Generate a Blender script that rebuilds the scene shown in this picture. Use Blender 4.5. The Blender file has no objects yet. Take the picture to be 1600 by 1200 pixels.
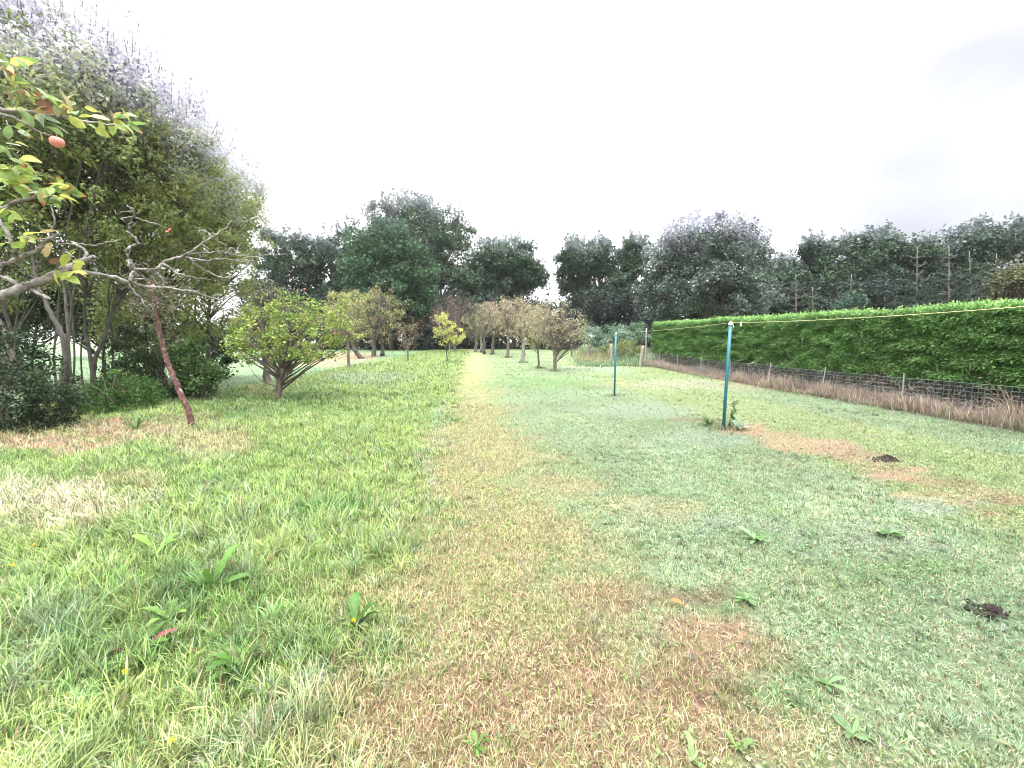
import bpy, math, random
import numpy as np
from mathutils import Vector
R = math.radians
SC = bpy.context.scene
# ---------------------------------------------------------------- camera, sky, sun, exposure
F, CX, CY, EYE = 640.0, 800.0, 600.0, 1.5          # focal length in px of the 1600 px frame
PITCH = math.atan(65 / F)
cam_d = bpy.data.cameras.new('camera'); cam = bpy.data.objects.new('camera', cam_d)
SC.collection.objects.link(cam); SC.camera = cam
cam.location = (0, 0, EYE); cam.rotation_euler = (math.pi / 2 - PITCH, 0, 0)
cam_d.sensor_width = 36; cam_d.lens = F / 1600 * 36; cam_d.clip_start = .05; cam_d.clip_end = 3000
SUN_EL, SUN_AZ = R(64), R(200)                      # high, behind the camera to the left, diffused by cloud
w = bpy.data.worlds.new('World'); SC.world = w; w.use_nodes = True
nt = w.node_tree; nt.nodes.clear(); N = nt.nodes.new; L = nt.links.new
out = N('ShaderNodeOutputWorld'); add = N('ShaderNodeMixShader'); add.inputs[0].default_value = .9
bg1 = N('ShaderNodeBackground'); bg2 = N('ShaderNodeBackground')
sky = N('ShaderNodeTexSky'); sky.sky_type = 'NISHITA'; sky.sun_disc = False
sky.sun_elevation = SUN_EL; sky.sun_rotation = SUN_AZ
L(sky.outputs[0], bg1.inputs[0]); bg1.inputs[1].default_value = .08
tc = N('ShaderNodeTexCoord')
sep = N('ShaderNodeSeparateXYZ'); L(tc.outputs['Generated'], sep.inputs[0])
grad = N('ShaderNodeMapRange'); L(sep.outputs[2], grad.inputs[0])
grad.inputs[1].default_value = .42; grad.inputs[2].default_value = 1; grad.inputs[3].default_value = .95; grad.inputs[4].default_value = 5.6
noi = N('ShaderNodeTexNoise'); noi.inputs['Scale'].default_value = 1.9; noi.inputs['Detail'].default_value = 4; noi.inputs['Roughness'].default_value = .42
mpn = N('ShaderNodeMapping'); mpn.inputs['Location'].default_value = (0, 0, 0); mpn.inputs['Scale'].default_value = (1, 1, 1.7); L(tc.outputs['Generated'], mpn.inputs[0]); L(mpn.outputs[0], noi.inputs['Vector'])
dot = N('ShaderNodeVectorMath'); dot.operation = 'DOT_PRODUCT'; L(tc.outputs['Generated'], dot.inputs[0])
_pd = Vector((1120 / F, 1, .36)).normalized(); dot.inputs[1].default_value = _pd
pr = N('ShaderNodeMapRange'); pr.interpolation_type = 'SMOOTHSTEP'; L(dot.outputs['Value'], pr.inputs[0])
pr.inputs[1].default_value = .86; pr.inputs[2].default_value = .975; pr.inputs[3].default_value = 0; pr.inputs[4].default_value = 1
nr = N('ShaderNodeMapRange'); L(noi.outputs[0], nr.inputs[0]); nr.inputs[1].default_value = .35; nr.inputs[2].default_value = .62; nr.inputs[3].default_value = .5; nr.inputs[4].default_value = 1
mul = N('ShaderNodeMath'); mul.operation = 'MULTIPLY'; L(pr.outputs[0], mul.inputs[0]); L(nr.outputs[0], mul.inputs[1])
mixc = N('ShaderNodeMix'); mixc.data_type = 'RGBA'; L(mul.outputs[0], mixc.inputs[0])
mixc.inputs[6].default_value = (1, 1, 1.015, 1); mixc.inputs[7].default_value = (.22, .225, .29, 1)
L(mixc.outputs[2], bg2.inputs[0]); L(grad.outputs[0], bg2.inputs[1])
L(bg1.outputs[0], add.inputs[1]); L(bg2.outputs[0], add.inputs[2]); L(add.outputs[0], out.inputs[0])
sun_d = bpy.data.lights.new('sun', 'SUN'); sun_d.energy = 2.3; sun_d.angle = R(12); sun_d.color = (1, .97, .92)
sun = bpy.data.objects.new('sun', sun_d); SC.collection.objects.link(sun)
_sd = Vector((math.sin(SUN_AZ) * math.cos(SUN_EL), math.cos(SUN_AZ) * math.cos(SUN_EL), math.sin(SUN_EL)))
sun.rotation_euler = _sd.to_track_quat('Z', 'Y').to_euler()
SC.view_settings.view_transform = 'Standard'; SC.view_settings.look = 'None'; SC.view_settings.gamma = 1
SC.view_settings.exposure = .95
cy = SC.cycles; cy.use_denoising = True; cy.filter_width = 1.05; cy.max_bounces = 6; cy.diffuse_bounces = 3; cy.glossy_bounces = 2; cy.transmission_bounces = 4
cy.use_adaptive_sampling = True; cy.adaptive_threshold = .02

# ---------------------------------------------------------------- helpers
rng = np.random.default_rng(7)
COL = SC.collection

def zg(y):                                           # the lawn rises very gently away from the camera
    y = np.minimum(np.asarray(y, float), 75.)
    return .02 * np.log1p(np.exp(np.clip((y - 14) / 2.5, -30, 30))) * 2.5
def ray(px, py):
    rx, rz = (px - CX) / F, -(py - CY) / F
    c, s = math.cos(PITCH), math.sin(PITCH)
    return np.array([rx, c + rz * s, -s + rz * c])
def at(px, py, Y):                                   # a point on the view line at world depth Y
    d = ray(px, py); return np.array([0, 0, EYE]) + d * (Y / d[1])
def gp(px, py):                                      # where the view line meets the ground
    d = ray(px, py); t = 3.0
    lo, hi = .2, 400.
    for _ in range(60):
        m = (lo + hi) / 2
        if EYE + d[2] * m > zg(d[1] * m): lo = m
        else: hi = m
    return np.array([0, 0, EYE]) + d * lo
def gx(px, Y):                                       # ground point at depth Y below image column px (approx.)
    return np.array([(px - CX) / F * Y * 1.0, Y, float(zg(Y))])

def _hash(i, j, s):
    n = (i * 374761393 + j * 668265263 + s * 974634777) & 0xffffffff
    n = ((n ^ (n >> 13)) * 1274126177) & 0xffffffff
    return ((n ^ (n >> 16)) & 0xffff) / 65535.
def vn(x, y, s=0):
    x = np.asarray(x, float); y = np.asarray(y, float)
    i = np.floor(x).astype(np.int64); j = np.floor(y).astype(np.int64)
    u = x - i; v = y - j; u = u * u * (3 - 2 * u); v = v * v * (3 - 2 * v)
    return (_hash(i, j, s) * (1 - u) + _hash(i + 1, j, s) * u) * (1 - v) + (_hash(i, j + 1, s) * (1 - u) + _hash(i + 1, j + 1, s) * u) * v
def fbm(x, y, s=0):
    return (vn(x, y, s) + .5 * vn(x * 2.1, y * 2.1, s + 1) + .25 * vn(x * 4.3, y * 4.3, s + 2)) / 1.75
def sst(a, b, x):
    t = np.clip((x - a) / (b - a), 0, 1); return t * t * (3 - 2 * t)

class MB:
    def __init__(s): s.V = []; s.F = []; s.C = []; s.n = 0
    def add(s, V, Fs, C=None):
        V = np.asarray(V, float).reshape(-1, 3)
        s.V.append(V)
        for f in Fs: s.F.append(np.asarray(f, np.int64) + s.n)
        if C is None: C = np.ones(3)
        C = np.asarray(C, float)
        if C.ndim == 1: C = np.tile(C, (len(V), 1))
        s.C.append(C); s.n += len(V)
    def build(s, name, mat, parent=None, smooth=False, origin=None):
        me = bpy.data.meshes.new(name)
        V = np.concatenate(s.V); C = np.concatenate(s.C)
        o = bpy.data.objects.new(name, me)
        if parent is not None: origin = parent.location
        if origin is not None:
            V = V - np.array(origin)[None]
            if parent is None: o.location = tuple(origin)
        me.vertices.add(len(V)); me.vertices.foreach_set('co', V.astype(np.float32).ravel())
        tot = np.concatenate([np.full(len(f), f.shape[1]) for f in s.F]); li = np.concatenate([f.ravel() for f in s.F])
        me.loops.add(len(li)); me.loops.foreach_set('vertex_index', li.astype(np.int32))
        me.polygons.add(len(tot)); st = np.concatenate([[0], np.cumsum(tot)[:-1]])
        me.polygons.foreach_set('loop_start', st.astype(np.int32))
        me.update(calc_edges=True)
        if smooth: me.polygons.foreach_set('use_smooth', np.ones(len(tot), bool))
        else: me.polygons.foreach_set('use_smooth', np.zeros(len(tot), bool))
        a = me.color_attributes.new('col', 'FLOAT_COLOR', 'POINT')
        a.data.foreach_set('color', np.concatenate([C, np.ones((len(C), 1))], 1).astype(np.float32).ravel())
        me.materials.append(mat); COL.objects.link(o)
        if parent is not None: o.parent = parent
        return o
    def tube(s, pts, rad, sides=6, col=None, cap=True):
        P = np.asarray(pts, float); n = len(P); rad = np.broadcast_to(np.asarray(rad, float), (n,))
        T = np.gradient(P, axis=0); T /= np.linalg.norm(T, axis=1)[:, None] + 1e-12
        ref = np.array([0, 0, 1.]) if abs(T[0, 2]) < .9 else np.array([1., 0, 0])
        A = np.cross(T, ref); A /= np.linalg.norm(A, axis=1)[:, None] + 1e-9
        B = np.cross(T, A)
        th = np.arange(sides) / sides * 2 * np.pi
        V = P[:, None] + rad[:, None, None] * (A[:, None] * np.cos(th)[None, :, None] + B[:, None] * np.sin(th)[None, :, None])
        i = np.arange(n - 1)[:, None] * sides; j = np.arange(sides)[None]; k = (j + 1) % sides
        q = np.stack([i + j, i + k, i + sides + k, i + sides + j], -1).reshape(-1, 4)
        Fs = [q]
        if cap: Fs += [np.arange(sides)[None, ::-1], (np.arange(sides) + (n - 1) * sides)[None]]
        s.add(V.reshape(-1, 3), Fs, col)

def curve(pts, n=5, wob=0., r=rng):                   # Catmull-Rom through points, optional wobble
    P = np.asarray(pts, float)
    if len(P) < 3: P = np.array([P[0], (P[0] + P[-1]) / 2, P[-1]])
    Q = np.vstack([2 * P[0] - P[1], P, 2 * P[-1] - P[-2]]); o_ = []
    for i in range(1, len(Q) - 2):
        for t in np.arange(n) / n:
            a, b, c, d = Q[i - 1:i + 3]
            o_.append(.5 * (2 * b + (c - a) * t + (2 * a - 5 * b + 4 * c - d) * t * t + (3 * b - a - 3 * c + d) * t ** 3))
    o_.append(P[-1]); o_ = np.array(o_)
    if wob: o_[1:-1] += r.normal(0, wob, (len(o_) - 2, 3))
    return o_

def unit(v): return v / (np.linalg.norm(v, axis=-1, keepdims=True) + 1e-9)

def leaves(mb, P, size, cols, r, up=.5, aspect=.55, axis=None, axw=0., droop=0.):
    """one folded, pointed leaf of two faces at every point"""
    n = len(P)
    D = unit(r.normal(0, 1, (n, 3)) + np.array([0, 0, -droop]) + (axw * axis if axis is not None else 0))
    Nn = r.normal(0, 1, (n, 3)) + np.array([0, 0, up * 2.2]); Nn = unit(Nn - D * (Nn * D).sum(1, keepdims=True))
    S = np.cross(D, Nn); size = np.broadcast_to(size, (n,))[:, None]
    m = P + D * size * .5
    V = np.stack([P, m + S * size * aspect * .5 + Nn * size * .09, P + D * size - Nn * size * .05, m - S * size * aspect * .5 + Nn * size * .09], 1)
    i = np.arange(n)[:, None] * 4
    mb.add(V.reshape(-1, 3), [np.concatenate([i, i + 1, i + 2], 1), np.concatenate([i, i + 2, i + 3], 1)], np.repeat(cols, 4, 0))

def empty(name, loc, label, cat, group=None):
    o = bpy.data.objects.new(name, None); COL.objects.link(o); o.location = tuple(float(v) for v in loc); o.empty_display_size = .2
    return tag(o, label, cat, group)
def tag(o, label=None, cat=None, group=None, kind=None):
    if label: o['label'] = label
    if cat: o['category'] = cat
    if group: o['group'] = group
    if kind: o['kind'] = kind
    return o

# ---------------------------------------------------------------- materials
def mat(name): 
    m = bpy.data.materials.new(name); m.use_nodes = True; m.node_tree.nodes.clear(); return m, m.node_tree
def leaf_mat(name, trans=.3, tint=(1, 1, 1), rough=.55, spec=.25, noise=12.):
    m, t = mat(name); N = t.nodes.new; L = t.links.new
    o = N('ShaderNodeOutputMaterial'); at_ = N('ShaderNodeAttribute'); at_.attribute_name = 'col'
    nz = N('ShaderNodeTexNoise'); nz.inputs['Scale'].default_value = noise; nz.inputs['Detail'].default_value = 3
    g = N('ShaderNodeTexCoord'); L(g.outputs['Object'], nz.inputs['Vector'])
    mr = N('ShaderNodeMapRange'); L(nz.outputs[0], mr.inputs[0]); mr.inputs[1].default_value = .3; mr.inputs[2].default_value = .7; mr.inputs[3].default_value = .8; mr.inputs[4].default_value = 1.2
    v = N('ShaderNodeVectorMath'); v.operation = 'MULTIPLY'; L(at_.outputs['Color'], v.inputs[0]); v.inputs[1].default_value = tint
    v2 = N('ShaderNodeVectorMath'); v2.operation = 'SCALE'; L(v.outputs[0], v2.inputs[0]); L(mr.outputs[0], v2.inputs['Scale'])
    p = N('ShaderNodeBsdfPrincipled'); p.inputs['Roughness'].default_value = rough; p.inputs['Specular IOR Level'].default_value = spec
    L(v2.outputs[0], p.inputs['Base Color'])
    tr = N('ShaderNodeBsdfTranslucent'); L(v2.outputs[0], tr.inputs[0])
    mx = N('ShaderNodeMixShader'); mx.inputs[0].default_value = trans; L(p.outputs[0], mx.inputs[1]); L(tr.outputs[0], mx.inputs[2]); L(mx.outputs[0], o.inputs[0])
    return m
def rough_mat(name, c1, c2, scale=8., bump=.4, rough=.85, stretch=(1, 1, 1), metal=0., c3=None, use_col=False, dist=.02, p2=.65, p3=.74):
    m, t = mat(name); N = t.nodes.new; L = t.links.new
    o = N('ShaderNodeOutputMaterial'); p = N('ShaderNodeBsdfPrincipled'); p.inputs['Roughness'].default_value = rough; p.inputs['Metallic'].default_value = metal
    g = N('ShaderNodeTexCoord'); mp = N('ShaderNodeMapping'); mp.inputs['Scale'].default_value = stretch; L(g.outputs['Object'], mp.inputs[0])
    nz = N('ShaderNodeTexNoise'); nz.inputs['Scale'].default_value = scale; nz.inputs['Detail'].default_value = 8; nz.inputs['Roughness'].default_value = .65; L(mp.outputs[0], nz.inputs['Vector'])
    cr = N('ShaderNodeValToRGB'); L(nz.outputs[0], cr.inputs[0])
    cr.color_ramp.elements[0].position = .35; cr.color_ramp.elements[0].color = (*c1, 1); cr.color_ramp.elements[1].position = p2; cr.color_ramp.elements[1].color = (*c2, 1)
    if c3: e = cr.color_ramp.elements.new(p3); e.color = (*c3, 1)
    src = cr.outputs[0]
    if use_col:
        a = N('ShaderNodeAttribute'); a.attribute_name = 'col'; v = N('ShaderNodeVectorMath'); v.operation = 'MULTIPLY'; L(cr.outputs[0], v.inputs[0]); L(a.outputs['Color'], v.inputs[1]); src = v.outputs[0]
    L(src, p.inputs['Base Color'])
    b = N('ShaderNodeBump'); b.inputs['Strength'].default_value = bump; b.inputs['Distance'].default_value = dist; L(nz.outputs[0], b.inputs['Height']); L(b.outputs[0], p.inputs['Normal'])
    L(p.outputs[0], o.inputs[0]); return m

M_leaf = leaf_mat('tree_foliage'); M_far = leaf_mat('distant_foliage', trans=.2, noise=.6); M_left = leaf_mat('hedgerow_foliage', trans=.5); M_near = leaf_mat('apple_leaf', trans=.45, rough=.4, noise=60.)
M_hedge = leaf_mat('conifer_spray', trans=.18, noise=2.); M_grass = leaf_mat('grass_blade', trans=.3, rough=.38, spec=.5, noise=5.)
M_weed = leaf_mat('weed_leaf', trans=.3, rough=.45, noise=40.)
M_bark = rough_mat('grey_bark', (.04, .036, .03), (.115, .105, .09), 14, .6, c3=(.18, .175, .15), stretch=(1, 1, .35))
M_darkbark = rough_mat('dark_bark', (.035, .028, .022), (.11, .09, .07), 9, .6, stretch=(1, 1, .3))
M_redbark = rough_mat('red_flaking_bark', (.025, .015, .013), (.12, .052, .042), 15, .9, c3=(.36, .31, .28), stretch=(1, 1, .9), p2=.58, p3=.67)
M_palebark = rough_mat('pale_lichen_bark', (.07, .058, .05), (.25, .23, .215), 34, .9, c3=(.38, .40, .31), dist=.006, stretch=(1, .6, 1), p2=.58, p3=.66)
M_brown = rough_mat('orchard_bark', (.06, .048, .04), (.19, .16, .135), 12, .6, c3=(.34, .34, .29), stretch=(1, 1, .4))
M_wood = rough_mat('weathered_wood', (.16, .14, .12), (.32, .29, .25), 10, .4, stretch=(4, 4, .4))
M_teal = rough_mat('teal_paint', (.008, .10, .135), (.014, .135, .17), 6, .08, rough=.4)
M_rope = rough_mat('yellow_line', (.50, .46, .20), (.64, .60, .32), 60, .2, rough=.6)
M_white = rough_mat('white_plastic', (.68, .68, .64), (.8, .8, .77), 30, .1, rough=.5)
M_steel = rough_mat('galvanised_steel', (.28, .30, .31), (.42, .44, .45), 20, .1, rough=.45, metal=.6)
M_wire = rough_mat('green_coated_wire', (.13, .20, .18), (.24, .31, .29), 20, .1, rough=.5)
M_soil = rough_mat('loose_soil', (.012, .008, .007), (.045, .032, .026), 45, 1., rough=1., dist=.03)
M_apple = rough_mat('apple_skin', (.62, .15, .14), (.72, .30, .24), 12, .02, rough=.35, c3=(.7, .45, .3), dist=.0005)
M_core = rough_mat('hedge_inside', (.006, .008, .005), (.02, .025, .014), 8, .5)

# ---------------------------------------------------------------- lawn colours by place
GRN = np.array([.13, .25, .052]); YGR = np.array([.30, .37, .12]); STRAW = np.array([.46, .37, .22]); THATCH = np.array([.20, .125, .075])
DEW = np.array([.25, .35, .20]); FROST = np.array([.32, .40, .34]); PINK = np.array([.42, .285, .205]); DEEP = np.array([.07, .165, .035]); MINT = np.array([.21, .33, .18])
def patch(px, py, rx, ry, c, s, h=1.):
    c0 = gp(px, py); a = gp(px, max(py - ry, 546)); b = gp(px, py + ry)
    return (c0[0], c0[1], rx * c0[1] / F, min(6., max(.12, (a[1] - b[1]) / 2)), np.array(c), s, h, c0[0] / max(c0[1], .5))
PATCHES = [patch(*a) for a in [
    (80, 785, 150, 32, STRAW * np.array([1.25, 1.35, 1.6]), .9, 1.3), (215, 755, 60, 15, STRAW, .6, 1.2), (330, 690, 70, 24, STRAW, .7, 1.1), (60, 692, 110, 14, PINK * 1.15, .95, .8),
    (190, 672, 90, 14, PINK * 1.1, .9, .8), (300, 655, 60, 8, STRAW, .6, .8), (545, 556, 45, 6, PINK * 1.1, .9, 1.), (500, 565, 40, 6, STRAW, .8, 1.2), (410, 612, 30, 8, STRAW * .9, .7, 1),
    (1175, 671, 35, 7, PINK, .9, .35), (1255, 697, 70, 11, PINK, .95, .3), (1340, 716, 60, 9, PINK * .8, .8, .3), (1390, 742, 45, 8, PINK * .95, .95, .3), (1465, 760, 50, 8, THATCH, .7, .3), (1570, 788, 60, 10, THATCH * 1.3, .85, .4),
    (1215, 683, 40, 7, PINK, .7, .35), (1300, 707, 45, 7, PINK * .9, .75, .35), (1362, 730, 40, 7, PINK * .85, .7, .35), (1432, 752, 45, 7, THATCH * 1.4, .65, .35), (1520, 776, 50, 8, PINK * .8, .7, .4), (1440, 778, 40, 8, STRAW, .7, .5), (1085, 654, 40, 4, THATCH, .7, .4), (1100, 965, 75, 28, PINK, .75, .5), (1075, 908, 50, 14, THATCH * .5, .8, .4), (620, 1000, 60, 30, DEEP * 1.6, .5, 1.), (860, 960, 70, 30, YGR, .6, .8), (720, 1160, 80, 40, YGR * .9, .5, .9), (950, 1170, 60, 30, YGR, .5, .8), (1010, 800, 90, 25, STRAW, .45, .7), (880, 760, 60, 20, STRAW, .4, .7), (1060, 1065, 100, 46, np.array([.15, .07, .035]), .75, .9), (560, 1090, 60, 40, np.array([.17, .08, .04]), .6, .8), (900, 1080, 90, 30, np.array([.22, .12, .07]), .6, .8), (1180, 1010, 70, 25, np.array([.26, .14, .085]), .5, .7), (970, 920, 60, 25, np.array([.26, .16, .10]), .55, .7), (880, 1000, 40, 20, THATCH * .6, .7, .6),
    (1150, 600, 200, 7, STRAW, .5, .6), (980, 1150, 230, 90, PINK * .9, .6, .8), (1120, 1010, 90, 40, PINK * .8, .5, .8), (800, 1120, 200, 60, PINK * .95, .45, .8), (660, 1130, 130, 50, THATCH, .45, 1), (1230, 1150, 80, 40, STRAW, .5, .7), (690, 760, 30, 20, PINK, .4, .5),
    (580, 590, 60, 9, FROST * .85, .5, 1.3), (675, 735, 16, 45, FROST, .4, 1.), (690, 655, 14, 30, FROST, .35, 1.), (1000, 640, 90, 8, FROST, .45, .6), (930, 575, 60, 6, FROST * .9, .45, 1), (1060, 600, 70, 8, FROST * .9, .35, .9), (1440, 790, 60, 10, FROST, .7, .5),
    (1080, 690, 70, 20, FROST, .4, .6), (1250, 840, 200, 30, FROST * .85, .45, .7), (720, 545, 60, 4, FROST, .6, .8), (390, 1130, 110, 50, FROST * .8, .3, 1.1), (470, 1060, 80, 30, FROST * .8, .35, 1.2), (90, 1000, 80, 60, FROST * .65, .3, 1.2),
    (500, 805, 75, 14, DEEP * 1.3, .8, 1.3), (300, 925, 110, 36, DEEP * 1.15, .8, 1.2), (230, 1010, 120, 40, DEEP, .75, 1.2), (420, 990, 120, 30, DEEP * 1.2, .6, 1.2), (850, 598, 80, 9, DEEP * 1.6, .5, .6), (450, 620, 130, 12, DEEP * 1.3, .6, .9), (360, 640, 60, 12, DEEP * 1.1, .6, 1),
    (1200, 850, 100, 14, DEEP * 1.3, .45, .9), (1160, 935, 80, 18, DEEP * 1.3, .5, .9), (1130, 1120, 60, 40, DEEP * 1.2, .4, .8), (740, 905, 60, 40, YGR * 1., .5, .6), (1240, 1050, 90, 40, DEEP * 1.2, .45, .9), (1400, 880, 120, 26, DEEP * 1.4, .35, .8),
    (345, 575, 80, 14, MINT * 1.1, .9, .5), (20, 556, 60, 6, MINT * 1.1, .9, .5)]]

def path_of(x, y):
    n1 = fbm(x * .9, y * .9, 3); n2 = fbm(x * 2.6, y * 2.6, 11); n3 = fbm(x * 7, y * 7, 23)
    pd = x - (.12 - .1 * y) + (n2 - .5) * .95 + (n1 - .5) * .95 + (n3 - .5) * .7 - .22 * np.exp(-y / 2.2)
    return np.exp(-np.abs(pd / (.70 + .75 * np.exp(-y / 1.7))) ** 2.) * np.clip(.35 + .6 * n2 + .7 * n3, 0, 1)
def zone(x, y):
    """ground cover at (x, y): colour, blade height, straw share"""
    x = np.asarray(x, float); y = np.asarray(y, float)
    n1 = fbm(x * .9, y * .9, 3); n2 = fbm(x * 2.6, y * 2.6, 11); n3 = fbm(x * 7, y * 7, 23)
    pd = x - (.12 - .1 * y) + (n2 - .5) * .95 + (n1 - .5) * .95 + (n3 - .5) * .7
    pd = pd - .22 * np.exp(-y / 2.2); path = np.exp(-np.abs(pd / (.70 + .75 * np.exp(-y / 1.7))) ** 2.)
    left = sst(-.3, .3, -pd - .45)
    right = 1 - left
    cl = GRN * (1 - n1[..., None]) * 1.05 + YGR * n1[..., None] * 1.25
    cr = DEW * (.75 + .5 * n1[..., None]) + (n2[..., None] - .5) * np.array([.10, .05, .02])
    c = cl * left[..., None] + cr * right[..., None]
    sw = (sst(.45, .8, vn((x + .06 * y) * 1.0 + .3, y * .10, 91)) * sst(1.5, 4, x))[..., None]; c = c * (1 - .55 * sw) + .55 * sw * YGR * .95
    dk = sst(.56, .8, fbm(x * 2.2, y * 2.2, 95))[..., None] * .4; c = c * (1 - dk) + dk * GRN * .85
    far = sst(9, 22, y)[..., None]; c = c * (1 - far * .35) + far * .35 * np.array([.20, .27, .11])
    k_ = np.clip(n2 * 1.2 + (n3 - .5) * 1.6 - .05, 0, 1)[..., None]; cp = (STRAW * np.array([.88, .95, .95])) * (1 - k_) + YGR * 1.08 * k_
    near = sst(4.2, 1.6, y)[..., None]; cp = cp * (1 - near * .4) + near * .4 * (PINK * (1.15 - .6 * n1[..., None]))
    path = path * np.clip(.35 + 1.0 * n2 * .6 + .7 * n3, 0, 1)
    path = np.clip(path * 1.0, 0, .92)
    c = c * (1 - path[..., None]) + cp * path[..., None]
    h = left * (.072 + .045 * n1) + right * (.030 + .014 * n1); h = h * (1 - path * .45)
    st = .08 + .42 * path * path + .13 * left * n2 * n2 + .12 * right
    field = sst(-8.6, -9.6, x + (n1 - .5) * .5); c = c * (1 - field[..., None]) + MINT * field[..., None]; h = h * (1 - .6 * field)
    bank = sst(8.3, 8.9, x + .06 * (y - 7.4)) * sst(3, 4, y) * sst(26, 23, y); c = c * (1 - bank[..., None]) + THATCH * .22 * bank[..., None]
    wx = (fbm(x * 1.7, y * 1.7, 51) - .5) * 2; wy = (fbm(x * 1.7 + 9, y * 1.7, 53) - .5) * 2
    for (X, Y, a, b, col, s, hh, sl) in PATCHES:
        u = (x - X - sl * (y - Y) + wx * (.25 + .35 * a)) / a; v = (y - Y + wy * (.25 + .35 * b)) / b
        m = s * np.clip(sst(1.9, .25, u * u + v * v) * (.1 + 1.75 * n3), 0, 1)
        c = c * (1 - m[..., None]) + col * m[..., None]; h = h * (1 + m * (hh - 1))
    return c, h, st

# ---------------------------------------------------------------- ground
def axis_pts(lo, hi, fine, k):
    a = [0.]
    while a[-1] < hi: a.append(a[-1] + max(fine, a[-1] * k))
    b = [0.]
    while b[-1] > lo: b.append(b[-1] - max(fine, -b[-1] * k))
    return np.array(b[::-1][:-1] + a)
xs = axis_pts(-900, 900, .12, .035); ys = axis_pts(-60, 1500, .12, .03)
X, Y = np.meshgrid(xs, ys); c, h, st = zone(X.ravel(), Y.ravel())
Z = zg(Y) + (fbm(X * .8, Y * .8, 5) - .5) * .05 * sst(60, 20, np.abs(Y)) - .008
dry_ = sst(-.03, .06, c[:, 0] - c[:, 1])[:, None]; fy = sst(6, 28, Y.ravel())[:, None]; rd_ = sst(3.4, 1.8, Y.ravel())[:, None]; gcol = (c * .33 + THATCH * .03) * (1 - dry_) + dry_ * (c * (.30 - .18 * rd_) + (.4 + .6 * rd_) * np.array([.085, .05, .03])); gcol = gcol * (1 - fy) + fy * c * .68
mb = MB(); nx = len(xs); i = (np.arange(len(ys) - 1)[:, None] * nx + np.arange(nx - 1)[None]).ravel()[:, None]
mb.add(np.stack([X, Y, Z], -1).reshape(-1, 3), [np.concatenate([i, i + 1, i + nx + 1, i + nx], 1)], gcol)
def zgx(x, y): return zg(y) + (fbm(np.asarray(x) * .8, np.asarray(y) * .8, 5) - .5) * .05 * sst(60, 20, np.abs(y)) - .008
M_ground = rough_mat('lawn_ground', (.55, .5, .45), (1.25, 1.3, 1.2), 30, .5, rough=1., use_col=True)
tag(mb.build('ground', M_ground, smooth=True), kind='structure')

# ---------------------------------------------------------------- grass
def blades(mb, x, y, h, wd, cols, r, seg=2, lean=.55, z=None):
    n = len(x); a = r.uniform(0, 2 * np.pi, n); D = np.stack([np.cos(a), np.sin(a), np.zeros(n)], 1); S = np.stack([-np.sin(a), np.cos(a), np.zeros(n)], 1)
    ro = r.uniform(-1, 1, n)[:, None]; S = unit(S + D * ro * .6)
    B = np.stack([x, y, (zgx(x, y) - .005) if z is None else z], 1); ln = np.abs(r.normal(lean, .3, n))[:, None]; h = h[:, None]; wd = wd[:, None]
    up = np.array([0, 0, 1.])
    tip = B + D * h * np.minimum(ln, 1.3) + up * h * np.sqrt(np.maximum(.12, 1 - np.minimum(ln, .95) ** 2))
    if seg == 1:
        V = np.stack([B - S * wd, B + S * wd, tip], 1); i = np.arange(n)[:, None] * 3
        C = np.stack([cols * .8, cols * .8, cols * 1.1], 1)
        mb.add(V.reshape(-1, 3), [np.concatenate([i, i + 1, i + 2], 1)], C.reshape(-1, 3)); return
    mid = B + (tip - B) * .5 + up * h * .16 * np.minimum(ln, 1) - D * h * .05
    V = np.stack([B - S * wd, B + S * wd, mid - S * wd * .85, mid + S * wd * .85, tip], 1); i = np.arange(n)[:, None] * 5
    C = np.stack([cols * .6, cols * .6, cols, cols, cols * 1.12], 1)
    mb.add(V.reshape(-1, 3), [np.concatenate([i, i + 1, i + 3, i + 2], 1), np.concatenate([i + 2, i + 3, i + 4], 1)], C.reshape(-1, 3))

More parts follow.
